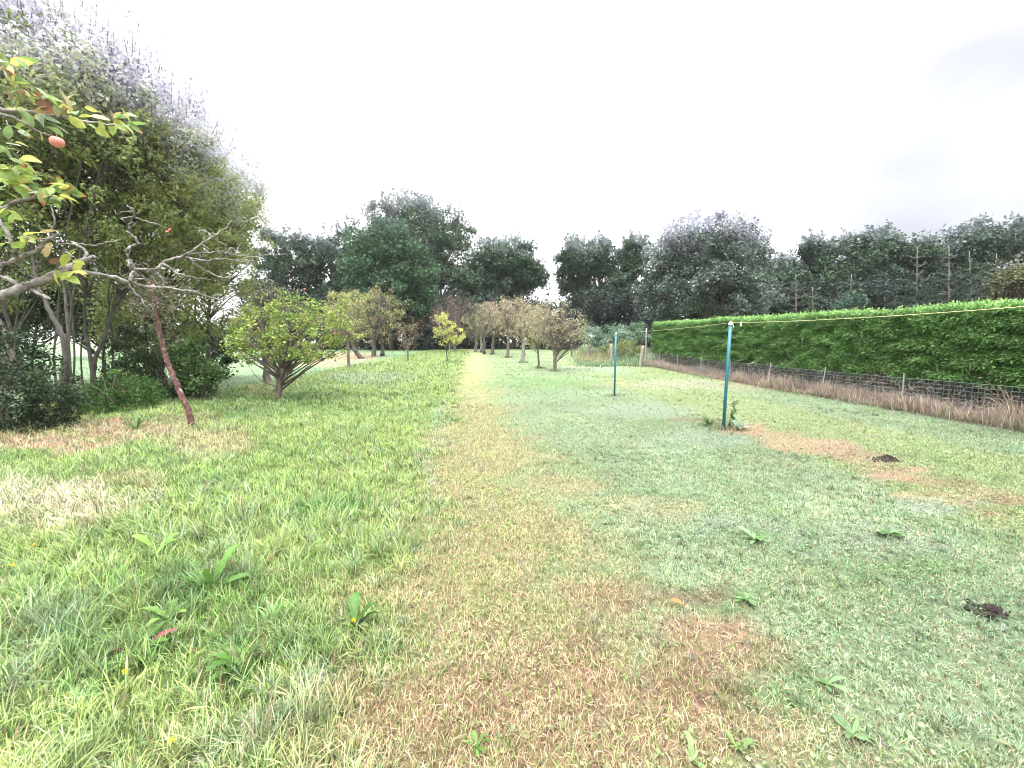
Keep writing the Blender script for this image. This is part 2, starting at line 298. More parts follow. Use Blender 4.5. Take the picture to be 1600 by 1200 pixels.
def scatter(y0, y1, dens, r, xmax=60, slope=1.38, marg=2.5):
    W = min(xmax, slope * y1 + marg); n = int((y1 - y0) * 2 * W * dens)
    x = r.uniform(-W, W, n); y = r.uniform(y0, y1, n); k = np.abs(x) < slope * np.maximum(y, 0) + marg
    return x[k], y[k]
def arcs(mb, x, y, h, wd, cols, ang, lean, r, seg=3):
    """curved blades leaving the ground in direction ang and bending over by lean"""
    n = len(x); D = np.stack([np.cos(ang), np.sin(ang), np.zeros(n)], 1); up = np.array([0, 0, 1.])
    S = unit(np.stack([-np.sin(ang), np.cos(ang), np.zeros(n)], 1) + D * r.uniform(-.9, .9, n)[:, None] + up * r.uniform(-.4, .4, n)[:, None])
    B = np.stack([x, y, zgx(x, y) - .006], 1); T = np.linspace(0, 1, seg + 1); rows = []; cc = []; a0 = lean * .35; P = B.copy()
    for q, t in enumerate(T):
        if q: 
            th = np.clip(a0 + (lean * 1.5) * (q - .5) / seg, 0, 1.9)[:, None]; P = P + (D * np.sin(th) + up * np.cos(th)) * h[:, None] / seg
            P[:, 2] = np.maximum(P[:, 2], B[:, 2] + .008)
        f = (1 - .25 * t) if q < seg else 0
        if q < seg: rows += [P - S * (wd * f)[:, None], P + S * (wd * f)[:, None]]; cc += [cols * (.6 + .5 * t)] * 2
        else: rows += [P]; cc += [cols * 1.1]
    k = 2 * seg + 1; V = np.stack(rows, 1).reshape(-1, 3); C = np.stack(cc, 1).reshape(-1, 3); i = np.arange(n)[:, None] * k
    Fs = [np.concatenate([i + 2 * q, i + 2 * q + 1, i + 2 * q + 3, i + 2 * q + 2], 1) for q in range(seg - 1)] + [np.concatenate([i + 2 * seg - 2, i + 2 * seg - 1, i + 2 * seg], 1)]
    mb.add(V, Fs, C)
mb = MB(); r = np.random.default_rng(21)
STUB = STRAW * 1.05
def keep(x, y): return ((x > -8.7 - .02 * y) | (y > 12)) & ((x + .06 * (y - 7.4) < 8.9) | (y > 24))
def tint(c, st, n, r):
    sd = r.uniform(0, 1, n); c = c * r.uniform(.6, 1.45, (n, 1)) * (1 + r.normal(0, .055, (n, 3)))
    c = np.where((r.uniform(0, 1, n) < .2)[:, None], GRN * np.array([.42, .5, .5]) * r.uniform(.6, 1.3, (n, 1)), c)
    c = np.where((sd < st)[:, None], STRAW * r.uniform(.5, 1.2, (n, 1)) * .75 + c * .25, c)
    return np.clip(np.where((sd < st * .3)[:, None], THATCH * r.uniform(.5, 1.4, (n, 1)), c), .004, .8)
# short mixed turf
for y0, y1, dn, wd, seg in [(.1, 1.6, 9500, .0020, 2), (1.6, 3, 7600, .0022, 2), (3, 5, 4700, .0026, 2), (5, 8, 2300, .0034, 2), (8, 13, 1050, .0048, 1), (13, 22, 430, .0078, 1), (22, 48, 130, .013, 1)]:
    x, y = scatter(y0, y1, dn, r, xmax=30)
    k = (r.uniform(0, 1, len(x)) < .2 + 1.1 * fbm(x * 9, y * 9, 31)) & keep(x, y); x, y = x[k], y[k]
    c, h, st = zone(x, y); n = len(x)
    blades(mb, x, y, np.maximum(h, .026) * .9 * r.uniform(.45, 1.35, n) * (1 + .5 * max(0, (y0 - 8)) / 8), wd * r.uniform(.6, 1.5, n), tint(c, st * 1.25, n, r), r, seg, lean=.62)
# tussocks: bunches of arching blades that share a colour and a lie
for y0, y1, dn, per, wd, seg in [(.1, 1.7, 280, 30, .0014, 4), (1.7, 3.2, 215, 26, .0016, 3), (3.2, 5.5, 130, 22, .0022, 3), (5.5, 9, 80, 18, .0026, 2), (9, 15, 36, 14, .0043, 2), (15, 26, 11, 12, .008, 2), (26, 46, 3, 10, .015, 2)]:
    x, y = scatter(y0, y1, dn, r, xmax=30); k = keep(x, y) & (r.uniform(0, 1, len(x)) < .25 + 1.1 * fbm(x * 2.2, y * 2.2, 71)); x, y = x[k], y[k]
    c, h, st = zone(x, y); m = len(x)
    tcol = c * r.uniform(.6, 1.35, (m, 1)) * (1 + r.normal(0, .06, (m, 3))); pale = (r.uniform(0, 1, m) < .10)[:, None]; tcol = np.where(pale, tcol * .6 + FROST * .4, tcol); hs = h * r.uniform(.6, 1.6, m) * (.55 + .9 * fbm(x * 1.3, y * 1.3, 73))
    flow = 2 * np.pi * 1.6 * fbm(x * .8, y * .8, 75)
    n_ = r.integers(per // 2, per * 3 // 2, m); q = np.repeat(np.arange(m), n_); n = len(q)
    off = r.normal(0, 1, (n, 2)) * (.012 + .16 * hs[q])[:, None] * .8
    bx = x[q] + off[:, 0]; by = y[q] + off[:, 1]; a = np.arctan2(off[:, 1], off[:, 0]) * .5 + flow[q] * .5 + r.normal(0, .9, n)
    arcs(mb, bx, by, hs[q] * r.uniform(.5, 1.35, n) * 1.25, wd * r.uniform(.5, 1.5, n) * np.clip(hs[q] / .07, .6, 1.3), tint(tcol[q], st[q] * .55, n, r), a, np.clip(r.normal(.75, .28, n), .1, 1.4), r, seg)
# mown dry stubble of the path and the bare thatch patches
for y0, y1, dn, wd in [(.1, 1.8, 8000, .0019), (1.8, 3.5, 5600, .0021), (3.5, 6, 2700, .0026), (6, 10, 1200, .0036)]:
    x, y = scatter(y0, y1, dn, r); c, h, st = zone(x, y); k = (r.uniform(0, 1, len(x)) < np.clip((path_of(x, y) - .12) * 1.5, 0, 1)); x, y, c, st = x[k], y[k], c[k], st[k]; n = len(x); t_ = r.uniform(0, 1, (n, 1))
    cc = np.where(t_ < .5, (STRAW * (1 - .4 * sst(4, 1.5, y)[:, None]) + PINK * .4 * sst(4, 1.5, y)[:, None]) * r.uniform(.75, 1.45, (n, 1)), np.where(t_ < .70, np.where(c[:, :1] < 0, c, GRN * 1.2 * (1 - fbm(x * 4, y * 4, 88)[:, None]) + YGR * fbm(x * 4, y * 4, 88)[:, None]) * r.uniform(.6, 1.3, (n, 1)), np.where(t_ < .86, PINK * r.uniform(.5, 1., (n, 1)), YGR * r.uniform(.6, 1.1, (n, 1)))))
    arcs(mb, x, y, r.uniform(.025, .075, n), wd * r.uniform(.6, 1.4, n), cc, r.uniform(0, 6.28, n), np.clip(r.normal(.6, .3, n), .05, 1.3), r, 2)
# longer unmown grass at the foot of trunks and posts
for px, py, nb_, hh in [(301, 668, 240, .12), (428, 624, 260, .11), (867, 580, 220, .12), (842, 575, 160, .12), (816, 567, 200, .14), (699, 565, 160, .14), (637, 563, 160, .15), (960, 618, 130, .10), (1130, 670, 170, .13), (793, 558, 160, .15), (769, 553, 160, .16), (1000, 570, 260, .22)]:
    b = gp(px, py); d = np.abs(r.normal(0, .16, nb_)) + .04; a = r.uniform(0, 6.28, nb_); x = b[0] + d * np.cos(a); y = b[1] + d * np.sin(a); c, h, st = zone(x, y)
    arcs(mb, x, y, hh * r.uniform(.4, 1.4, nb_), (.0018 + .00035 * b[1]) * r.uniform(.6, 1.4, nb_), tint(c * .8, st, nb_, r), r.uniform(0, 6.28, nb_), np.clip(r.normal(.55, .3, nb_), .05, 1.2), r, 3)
# fallen straw lying on the turf
for y0, y1, dn in [(.5, 2.5, 900), (2.5, 6, 420)]:
    x, y = scatter(y0, y1, dn, r); c, h, st = zone(x, y); k = r.uniform(0, 1, len(x)) < st * 1.3; x, y = x[k], y[k]; n = len(x)
    arcs(mb, x, y, r.uniform(.03, .10, n), np.full(n, .0013), STRAW * r.uniform(.6, 1.3, (n, 1)), r.uniform(0, 6.28, n), np.full(n, 1.25), r, 2)
print('grass verts', mb.n)
tag(mb.build('lawn_grass', M_grass), kind='stuff')

# low round clover and plantain leaves between the blades
mb = MB(); x, y = scatter(.5, 6, 900, r)
k = (fbm(x * 1.6, y * 1.6, 41) > .52) & (x > -.9 - .1 * y + .3); x, y = x[k], y[k]; n = len(x)
P = np.stack([x, y, zgx(x, y) + r.uniform(.012, .035, n)], 1); c, h, st = zone(x, y)
cc = (.45 * c + .55 * np.array([.12, .21, .075])) * r.uniform(.7, 1.35, (n, 1))
leaves(mb, P, r.uniform(.010, .022, n), cc, r, up=1.6, aspect=.95)
tag(mb.build('clover', M_weed), kind='stuff')

# ---------------------------------------------------------------- trees
def inside(ells, r, n, shell=.55, seed=0):
    """n points in a union of ellipsoids, pushed towards the uneven skin; returns points and outward directions"""
    E = np.array(ells); vol = (E[:, 3] * E[:, 4] * E[:, 5]) ** .8; w_ = r.choice(len(E), n, p=vol / vol.sum()); e = E[w_]
    d = unit(r.normal(0, 1, (n, 3))); rad = r.uniform(0, 1, n) ** (1 / 3); rad = rad * (1 - shell) + shell * (1 - (1 - rad) * .4)
    th = np.arctan2(d[:, 1], d[:, 0]); bump = .74 + .42 * vn(th * 2.2 + w_ * 7 + seed, d[:, 2] * 3 + 5, seed)
    return e[:, :3] + d * (rad * bump)[:, None] * e[:, 3:], d

def make_tree(label, base, trunks, ells, nclump, cr, per, leaf, pal, bark=None, name='tree', cat='tree', group=None, seed=1, lmat=None,
              limb=.6, twig=0, shell=.55, up=.5, aspect=.6, jit=.25, limb_r=.02, flat=.8, droop=0., zmin=None, sides=7, crown='crown', trunkname='trunk', labelcrown=None, shoots=0, shoot_l=.8, shoot_n=14, sky_fringe=0., sky_fringe_z=-.15, sky_fringe_col=(.52, .52, .62)):
    r = np.random.default_rng(seed); root = empty(name, base, label, cat, group)
    bark = bark or M_darkbark; lmat = lmat or M_leaf
    tb = MB(); paths = []
    for pts, r0, r1 in trunks:
        P = curve(pts, 5); P[1:-1] += r.normal(0, r0 * .12, (len(P) - 2, 3)); t = np.linspace(0, 1, len(P)); rd = r0 + (r1 - r0) * t ** .8
        rd = rd * (1 + .35 * np.exp(-t * 14)); tb.tube(P, rd, sides); paths.append((P, rd))
    allP = np.concatenate([p for p, _ in paths]); allR = np.concatenate([q for _, q in paths])
    C, d = inside(ells, r, nclump, shell, seed)
    if zmin is not None: C[:, 2] = np.maximum(C[:, 2], zmin + r.uniform(0, .3, nclump) * cr)
    top = allP[:, 2].max()
    for q in range(int(nclump * limb)):
        c = C[q]; dist = np.linalg.norm(allP[:, :2] - c[:2], axis=1); want = c[2] - .55 * dist - .15 * abs(c[2] - base[2])
        k = np.argmin(np.linalg.norm(allP - c, axis=1) * .6 + np.abs(allP[:, 2] - want) * .8 + (allP[:, 2] > c[2] + .2) * 2)
        a = allP[k]; mid = (a + c) / 2 + r.normal(0, .08, 3) * np.linalg.norm(c - a) + np.array([0, 0, .10 * np.linalg.norm(c - a)])
        rr = min(allR[k] * .6, limb_r * (.5 + np.linalg.norm(c - a) * .35)); P = curve([a, mid, c], 4)
        tb.tube(P, np.linspace(rr, rr * .22, len(P)), 4, cap=False)
        for _ in range(twig):
            s = P[r.integers(len(P) // 2, len(P))]; e = s + unit(r.normal(0, 1, 3) + d[q] * .7 + np.array([0, 0, .35])) * cr * r.uniform(.6, 1.5)
            m2 = (s + e) / 2 + r.normal(0, .06, 3) * cr; tb.tube(curve([s, m2, e], 2), np.linspace(rr * .35, rr * .1, 5), 3, cap=False)
    if per > 0:
        lb = MB(); n_ = r.integers(int(per * .5), int(per * 1.5) + 1, nclump); idx = np.repeat(np.arange(nclump), n_); n = len(idx)
        P = C[idx] + unit(r.normal(0, 1, (n, 3))) * (r.uniform(0, 1, n) ** .5)[:, None] * cr * np.array([1, 1, flat]) * r.uniform(.55, 1.25, nclump)[idx][:, None]
        pal = np.array(pal); wt = r.dirichlet(np.ones(len(pal)) * .7, nclump); pc = (wt @ pal) * r.uniform(1 - jit, 1 + jit, (nclump, 1))
        cols = np.clip(pc[idx] * r.uniform(.72, 1.28, (n, 1)) * (1 + r.normal(0, .07, (n, 3))), .003, .8)
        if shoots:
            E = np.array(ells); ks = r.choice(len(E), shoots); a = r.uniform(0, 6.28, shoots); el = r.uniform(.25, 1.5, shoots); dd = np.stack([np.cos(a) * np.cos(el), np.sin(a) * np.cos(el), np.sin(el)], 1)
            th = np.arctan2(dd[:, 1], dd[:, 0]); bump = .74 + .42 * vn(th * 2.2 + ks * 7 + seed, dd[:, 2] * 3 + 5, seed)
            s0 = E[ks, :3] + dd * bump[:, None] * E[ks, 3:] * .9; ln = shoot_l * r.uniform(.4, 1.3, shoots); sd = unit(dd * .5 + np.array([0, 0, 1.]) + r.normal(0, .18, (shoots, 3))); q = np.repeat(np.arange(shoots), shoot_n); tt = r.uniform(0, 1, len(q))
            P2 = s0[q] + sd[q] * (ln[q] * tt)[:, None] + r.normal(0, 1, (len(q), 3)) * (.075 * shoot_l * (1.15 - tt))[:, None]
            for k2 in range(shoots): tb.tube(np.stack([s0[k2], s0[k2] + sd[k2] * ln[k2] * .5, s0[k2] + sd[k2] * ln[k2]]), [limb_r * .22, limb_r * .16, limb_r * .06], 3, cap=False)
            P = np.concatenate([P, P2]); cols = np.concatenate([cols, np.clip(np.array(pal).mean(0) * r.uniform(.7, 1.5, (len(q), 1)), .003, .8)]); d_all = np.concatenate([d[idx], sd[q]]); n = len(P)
        else: d_all = d[idx]
        if sky_fringe:                                   # pale lilac sky glow painted into leaves of the upper crown edge and shoots
            Em = np.array(ells); zt = (Em[:, 2] + Em[:, 5]).max(); zm = Em[:, 2].mean(); wv = sky_fringe * (np.concatenate([sst(-.05, .7, d[idx][:, 2] + .45 * np.maximum(d[idx][:, 0], 0) * (sky_fringe > .9)) * sst(zm + sky_fringe_z * (zt - zm), zt, C[idx][:, 2]), np.full(n - len(idx), .85) * sst(zm + (sky_fringe_z + .15) * (zt - zm), zm + .75 * (zt - zm), P[len(idx):, 2])]))[:, None]
            cols = cols * (1 - wv) + wv * np.array(sky_fringe_col) * r.uniform(.75, 1.25, (n, 1))
        if zmin is not None: P[:, 2] = np.maximum(P[:, 2], zmin - .02)
        lsz = leaf * r.uniform(.6, 1.3, n); lsz[len(idx):] *= 1.3
        leaves(lb, P, lsz, cols, r, up=up, aspect=aspect, axis=d_all, axw=.7, droop=droop)
        o = lb.build(crown, lmat, root)
        tb.build(trunkname, bark, root, smooth=True)
    else: tb.build(trunkname, bark, root, smooth=True)
    if per > 0:
        if labelcrown: o['label'] = labelcrown
    return root

def ell(px, py, Yd, rx, ry, depth=None):
    """ellipsoid whose outline sits at this image place when seen from the lawn, real size from its distance"""
    c = at(px, py, Yd); k = Yd / F; return (c[0], c[1], c[2], rx * k, (depth if depth else rx * k), ry * k)

# --- far boundary trees
FT = 'tall trees along the far boundary'
DK = [(.050, .092, .052), (.033, .06, .040), (.085, .135, .075)]; OAK = [(.052, .105, .055), (.034, .075, .042), (.08, .14, .07)]; GREY = [(.12, .15, .12), (.085, .11, .09), (.17, .19, .165)]
def far_tree(label, px, Yd, top, wpx, seed, pal=DK, bottom=505, group=FT, n=150, per=70, leaf=.30, lobes=None, name='broadleaf_tree', bare=.35, cr=None, base_px=None, shell=.5, shoot_k=1., sky_fringe=.4):
    b = gx(base_px if base_px else px, Yd); k = Yd / F; r = np.random.default_rng(seed + 900)
    if lobes is None:
        wpx *= 1.22; H = bottom - top; lobes = [(px, top + H * .1, wpx * .24, H * .10)]
        for q in range(18):
            f = r.uniform(.08, 1) if q > 4 else q / 4.; ww = wpx * .5 * (.28 + .85 * math.sin(math.pi * (.06 + .58 * f))) 
            lobes.append((px + r.uniform(-1, 1) * ww * .8, top + H * (.10 + .82 * f), wpx * r.uniform(.20, .34), H * r.uniform(.08, .15)))
    E = [ell(a, b_, Yd + r.normal(0, .8), c_, d_) for a, b_, c_, d_ in lobes]
    tz = at(px, top + 25, Yd); tr = [([b - np.array([0, 0, .3]), b * .5 + tz * .5 + r.normal(0, .25, 3), tz], .22 + .006 * Yd * .3, .03)]
    return make_tree(label, b, tr, E, int(n * 1.6), cr or (wpx * k * .07 + .38), per, leaf, pal, name=name, group=group, seed=seed, lmat=M_far, limb=.7, limb_r=.05, shell=shell, sides=6, aspect=.7, shoots=int(n * .3), shoot_l=.022 * Yd * shoot_k, shoot_n=14, sky_fringe=sky_fringe, sky_fringe_z=.3 if sky_fringe < .8 else -.1)

far_tree('slender dark tree at the left end of the far tree line', 432, 52, 358, 66, 1)
far_tree('slim dark tree with sky showing through, second from the left in the far line', 482, 55, 372, 50, 2, n=110)
far_tree('narrow dark tree, third from the left in the far tree line', 516, 55, 368, 44, 3, n=100)
far_tree('dark tree half hidden by the left side of the round green oak', 552, 55, 358, 60, 4, n=130)
far_tree('tall loose grey-green tree above the left shoulder of the oak', 604, 60, 312, 100, 5, pal=GREY, n=170, per=60, lobes=[(600, 335, 34, 22), (632, 330, 42, 22), (610, 380, 45, 35), (650, 380, 40, 40), (640, 440, 40, 45)])
far_tree('tallest dark tree behind the round oak, its crown stepping down to the right', 690, 58, 330, 110, 6, n=260, per=70, lobes=[(655, 340, 30, 28), (690, 355, 36, 24), (715, 370, 28, 28), (690, 405, 45, 40), (700, 455, 45, 45), (660, 420, 40, 40)])
far_tree('big round oak with dense mid-green crown at the back of the lawn', 612, 46, 345, 130, 7, pal=OAK, n=340, per=90, leaf=.27, name='oak_tree', group=None, sky_fringe=.08, lobes=[(612, 380, 45, 34), (590, 420, 48, 42), (636, 425, 46, 44), (612, 470, 64, 42), (575, 455, 32, 40), (652, 475, 32, 36), (560, 400, 20, 34)])
far_tree('broad dark tree to the right of the oak with low domed top', 765, 55, 382, 80, 8, n=190, per=80)
far_tree('broad dark tree beside the narrow sky gap, right of the oak', 803, 54, 374, 76, 9, n=220, per=85)
far_tree('dark tree on the right edge of the narrow sky gap', 902, 52, 376, 46, 10, n=150)
far_tree('dark middle tree of the trio left of the big willow', 937, 53, 374, 62, 11, n=160)
far_tree('dark upright tree touching the left side of the big willow', 983, 52, 372, 56, 12, n=150)
far_tree('wide round grey-green willow with pale sky glow painted on its top standing behind the hedge', 1105, 33, 342, 190, 13, pal=[(.09, .125, .10), (.13, .165, .135), (.065, .092, .072)], n=420, per=80, leaf=.2, cr=.75, sky_fringe=.9, name='willow_tree', group=None,
         lobes=[(1105, 385, 62, 42), (1055, 415, 44, 52), (1150, 410, 50, 48), (1105, 450, 92, 56), (1180, 450, 28, 45), (1035, 455, 30, 50), (1140, 370, 40, 22), (1080, 372, 36, 22)])
RT = 'tall trees behind the hedge on the right'
for q, (px, yd, top, wp, lab) in enumerate([
    (1226, 42, 404, 48, 'lowest dark tree in the row behind the hedge, next to the willow'), (1272, 42, 376, 62, 'dark tree with pale feathery top behind the hedge, second right of the willow'),
    (1330, 41, 366, 66, 'dark tree with gappy crown behind the hedge, third right of the willow'), (1386, 40, 358, 64, 'dark tree with two-humped top behind the hedge, left of the tall spruces'),
    (1440, 40, 372, 60, 'dark tree directly behind the two tallest bare-topped spruces'), (1492, 40, 366, 60, 'dark tree behind the hedge with a low flat top, right of the tallest spruces'),
    (1532, 39, 352, 58, 'tall dark tree with tufted top near the right edge of the photo'), (1584, 39, 348, 64, 'tall dark tree cut by the right edge of the photo')]):
    far_tree(lab, px, yd, top, wp, 30 + q, n=150, per=75, leaf=.24, group=RT, bottom=495)
far_tree('olive-yellow bushy tree at the right edge just over the hedge', 1600, 17, 415, 75, 45, pal=[(.09, .095, .035), (.06, .075, .03)], n=130, per=80, leaf=.11, group=None, bottom=500, cr=.4)
# dark understorey along the back
UB = 'dark shrubs under the far trees'
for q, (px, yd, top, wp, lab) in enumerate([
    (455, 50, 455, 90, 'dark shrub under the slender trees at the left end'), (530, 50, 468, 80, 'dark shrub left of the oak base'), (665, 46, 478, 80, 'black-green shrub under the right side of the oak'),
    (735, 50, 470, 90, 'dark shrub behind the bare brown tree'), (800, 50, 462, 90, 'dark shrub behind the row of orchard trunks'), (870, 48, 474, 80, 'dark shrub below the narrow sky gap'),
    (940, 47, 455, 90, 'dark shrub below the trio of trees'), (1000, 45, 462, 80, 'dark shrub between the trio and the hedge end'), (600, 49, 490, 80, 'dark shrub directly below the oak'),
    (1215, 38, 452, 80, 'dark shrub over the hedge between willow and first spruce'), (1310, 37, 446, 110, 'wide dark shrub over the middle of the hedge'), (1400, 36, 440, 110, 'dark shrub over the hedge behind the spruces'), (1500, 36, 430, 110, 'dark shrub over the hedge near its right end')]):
    far_tree(lab, px, yd, top, wp, 60 + q, pal=[(.024, .036, .03), (.034, .05, .038)], n=90, per=70, leaf=.27, sky_fringe=0., group=UB, name='shrub', bottom=548, lobes=[(px - wp * .2, top + 30, wp * .4, 32), (px + wp * .22, top + 36, wp * .36, 34), (px, top + 60, wp * .5, 34)])

# --- young spruces behind the hedge: bare leader, whorls, dark skirts
def spruce(label, px, top, Yd, seed, bare=.30):
    r = np.random.default_rng(seed); b = gx(px, Yd); t = at(px, top, Yd); t[0] += r.normal(0, .05); H = t[2] - b[2]; root = empty('spruce_tree', b, label, 'tree', 'young spruces behind the hedge')
    tb = MB(); P = curve([b - np.array([0, 0, .2]), (b + t) / 2 + r.normal(0, .03, 3), t], 8); tb.tube(P, np.linspace(.07, .018, len(P)), 6)
    nb = MB(); nw = int(H / .5)
    for q in range(nw):
        f = q / nw; z = b[2] + .25 + f * (H - .4); L_ = ((1 - f) ** .75 * H * .27 + .25) * r.uniform(.6, 1.15); k = 6 if f < .55 else r.integers(2, 5)
        ctr = b + (t - b) * ((z - b[2]) / H)
        for j in range(k):
            a = j / k * 2 * np.pi + r.uniform(0, 1); d = np.array([math.cos(a), math.sin(a), .10 + .45 * f]); L2 = L_ * r.uniform(.7, 1.1)
            L2 = max(L2, .42 if q == nw - 3 else 0); e = ctr + d * L2; tb.tube(curve([ctr, ctr + d * L2 * .5 - np.array([0, 0, .05]), e], 2), np.linspace(.024 if f > .6 else .014, .008, 5), 4, cap=False)
            m = int(L2 * (260 if f < 1 - bare else 60))
            s = r.uniform(.1, 1, m) ** .7; Q = ctr + d * (L2 * s)[:, None] + r.normal(0, .035, (m, 3)) - np.array([0, 0, .06]) * r.uniform(0, 1.5, (m, 1))
            leaves(nb, Q, r.uniform(.08, .17, m), np.array([.055, .085, .06]) * r.uniform(.6, 1.5, (m, 1)), r, up=.3, aspect=.3, axis=np.tile(d, (m, 1)), axw=1.2)
    tb.build('trunk', M_spruce, root, smooth=True); nb.build('crown', M_far, root)
M_spruce = rough_mat('spruce_stem', (.11, .10, .07), (.20, .185, .13), 20, .4)
for a in [('short young spruce nearest the willow, showing just over the hedge', 1243, 428, 27, 1), ('small spruce top just right of the shortest spruce by the willow', 1269, 448, 27, 2), ('young spruce with bare leader over the middle of the hedge', 1328, 428, 26, 3),
          ('bare-topped spruce with wide top whorl, left one of the tall pair', 1434, 386, 25, 4), ('tallest bare-topped spruce, right one of the tall pair', 1484, 386, 25, 5), ('slender spruce right of the tall pair of spruces', 1513, 392, 25, 6), ('spruce nearest the right edge of the photo', 1557, 396, 24, 7)]: spruce(*a)
# soft blue-green conifer tip over the hedge
far_tree('small blue-green bushy conifer peeping over the hedge', 1325, 20, 458, 44, 77, pal=[(.05, .09, .06), (.035, .065, .045)], sky_fringe=0., n=60, per=60, leaf=.10, group=None, name='conifer_bush', bottom=520, cr=.25)

# --- orchard
OR = 'old apple trees along the mown path'
BRN = [(.36, .31, .21), (.28, .27, .16), (.44, .38, .29), (.26, .29, .15)]; APG = [(.19, .28, .06), (.27, .35, .09), (.13, .21, .05), (.34, .36, .11)]
def orchard(label, pb, Yd, ells_px, seed, pal, bend=0., r0=.1, n=150, per=40, leaf=.055, cr=.28, twig=2, bark=None, group=OR, limb=.9, extra=None, shell=.45, fork=None, name='apple_tree', sides=7):
    b = gx(pb, Yd); E = [ell(a, b_, Yd + dz, c_, d_) for a, b_, c_, d_, dz in ells_px]; e0 = np.array(E[0][:3]); r = np.random.default_rng(seed)
    f = fork if fork is not None else b + (e0 - b) * np.array([.35, .35, .55]) + np.array([bend, 0, 0])
    tr = [([b - np.array([0, 0, .15]), (b + f) / 2 + np.array([bend * .3, 0, 0]), f], r0, r0 * .75)]
    for k in range(4):
        a = k * 1.57 + r.uniform(0, 1); e = e0 + np.array([math.cos(a) * E[0][3] * .55, math.sin(a) * E[0][4] * .5, E[0][5] * r.uniform(.1, .55)])
        tr.append(([f - np.array([0, 0, .03]), f * .5 + e * .5 + np.array([0, 0, -.10 * E[0][5]]), e], r0 * .42, r0 * .10))
    if extra: tr += extra
    return make_tree(label, b, tr, E, n, cr, per, leaf, pal, bark=bark or M_brown, name=name, group=group, seed=seed, limb=limb, twig=twig, limb_r=.02, shell=shell, sides=sides)
g = gp(428, 624); Yg = g[1]
t = orchard('leaning green apple tree with red apples in front of the left field gap', 428, Yg, [(440, 520, 62, 50, 0), (400, 535, 44, 44, .1), (485, 525, 58, 48, .1), (450, 480, 50, 28, .2), (515, 490, 36, 42, .3), (538, 505, 26, 30, .3), (372, 520, 22, 30, 0), (450, 545, 76, 26, 0), (378, 525, 22, 34, .1), (392, 490, 24, 30, .2)], 101, APG, n=300, per=26, leaf=.075, cr=.17, r0=.085, group=None, fork=at(443, 575, Yg), shell=.5, limb=.6)
r = np.random.default_rng(5)
def apple(parent, p, rad, m=None):
    b = MB(); th = np.linspace(0, np.pi, 9); ph = np.arange(12) / 12 * 2 * np.pi
    prof = rad * np.sin(th) * (1 + .06 * np.cos(th)); zz = rad * (np.cos(th) * .92 - .18 * np.exp(-(th / .35) ** 2))
    V = np.stack([prof[:, None] * np.cos(ph), prof[:, None] * np.sin(ph), np.repeat(zz[:, None], 12, 1)], -1).reshape(-1, 3) + p
    i = np.arange(8)[:, None] * 12; j = np.arange(12)[None]; b.add(V, [np.stack([i + j, i + 12 + j, i + 12 + (j + 1) % 12, i + (j + 1) % 12], -1).reshape(-1, 4)])
    b.tube([p + [0, 0, rad * .7], p + [rad * .1, 0, rad * 1.25]], [rad * .06] * 3 if False else rad * .06, 4)
    return b.build('apple', m or M_apple, parent, smooth=True)
M_redapple = rough_mat('red_apple_skin', (.50, .06, .03), (.62, .13, .05), 8, .03, rough=.35)
for px, py in [(476, 452), (421, 482), (524, 520), (430, 557)]:
    apple(t, at(px, py, Yg - .42 + r.uniform(0, .25)), .028, M_redapple)
orchard('half-bare pale apple tree just behind the green apple tree', 416, 14.5, [(405, 470, 50, 34, 0), (385, 500, 30, 34, 0), (440, 470, 40, 30, 0)], 102, [(.24, .25, .14), (.32, .27, .20)], n=110, per=14, leaf=.06, twig=3, r0=.13, group=None)
orchard('yellowing apple tree right behind the green apple tree', 545, 22, [(540, 490, 40, 40, 0), (552, 470, 26, 20, 0), (520, 500, 30, 30, 0)], 103, [(.30, .32, .11), (.36, .32, .15), (.22, .26, .09)], n=150, per=15, leaf=0.1, twig=2, r0=.09, group=None)
orchard('brown-green old apple tree with grey trunk left of the path', 584, 33, [(590, 480, 42, 34, 0), (575, 500, 38, 30, 0), (612, 505, 28, 30, 0), (590, 460, 24, 16, 0), (560, 485, 26, 30, 0)], 104, [(.22, .20, .10), (.30, .25, .14), (.17, .19, .08)], n=220, per=18, leaf=0.14, cr=.4, twig=2, r0=.2, bark=M_bark,
        extra=[([gx(598, 33.6), at(597, 525, 33.6), at(604, 495, 33.4)], .16, .06)])
orchard('dark leaning apple stump-trunk beside the pink dry grass', 567, 30, [(556, 520, 22, 20, 0), (545, 505, 20, 18, 0)], 105, [(.12, .12, .055), (.18, .15, .08)], n=60, per=26, leaf=.1, cr=.35, r0=.18, bark=M_darkbark, bend=-.5)
orchard('small nearly bare apple tree standing alone in the long grass', 637, 26.5, [(640, 522, 20, 22, 0), (650, 505, 12, 16, 0), (628, 528, 12, 16, 0)], 106, [(.22, .15, .11), (.28, .20, .13)], n=70, per=7, leaf=.075, cr=.25, twig=4, r0=.06, group=None)
orchard('bright yellow young tree beside its stake on the lawn', 699, 26, [(693, 512, 18, 18, 0), (712, 522, 15, 15, 0), (690, 500, 10, 12, 0), (702, 532, 14, 10, 0)], 107, [(.42, .44, .13), (.34, .39, .11), (.50, .48, .18)], n=90, per=34, leaf=.085, cr=.2, twig=1, r0=.045, group=None, name='young_tree', bark=M_bark)
b = MB(); b0 = gx(703, 25.8); b.tube([b0 - [0, 0, .1], b0 + [0, 0, .6], b0 + [.0, 0, 1.15]], .035, 6)
tag(b.build('tree_stake', M_wood, origin=b0), 'pale wooden stake beside the bright yellow young tree', 'stake')
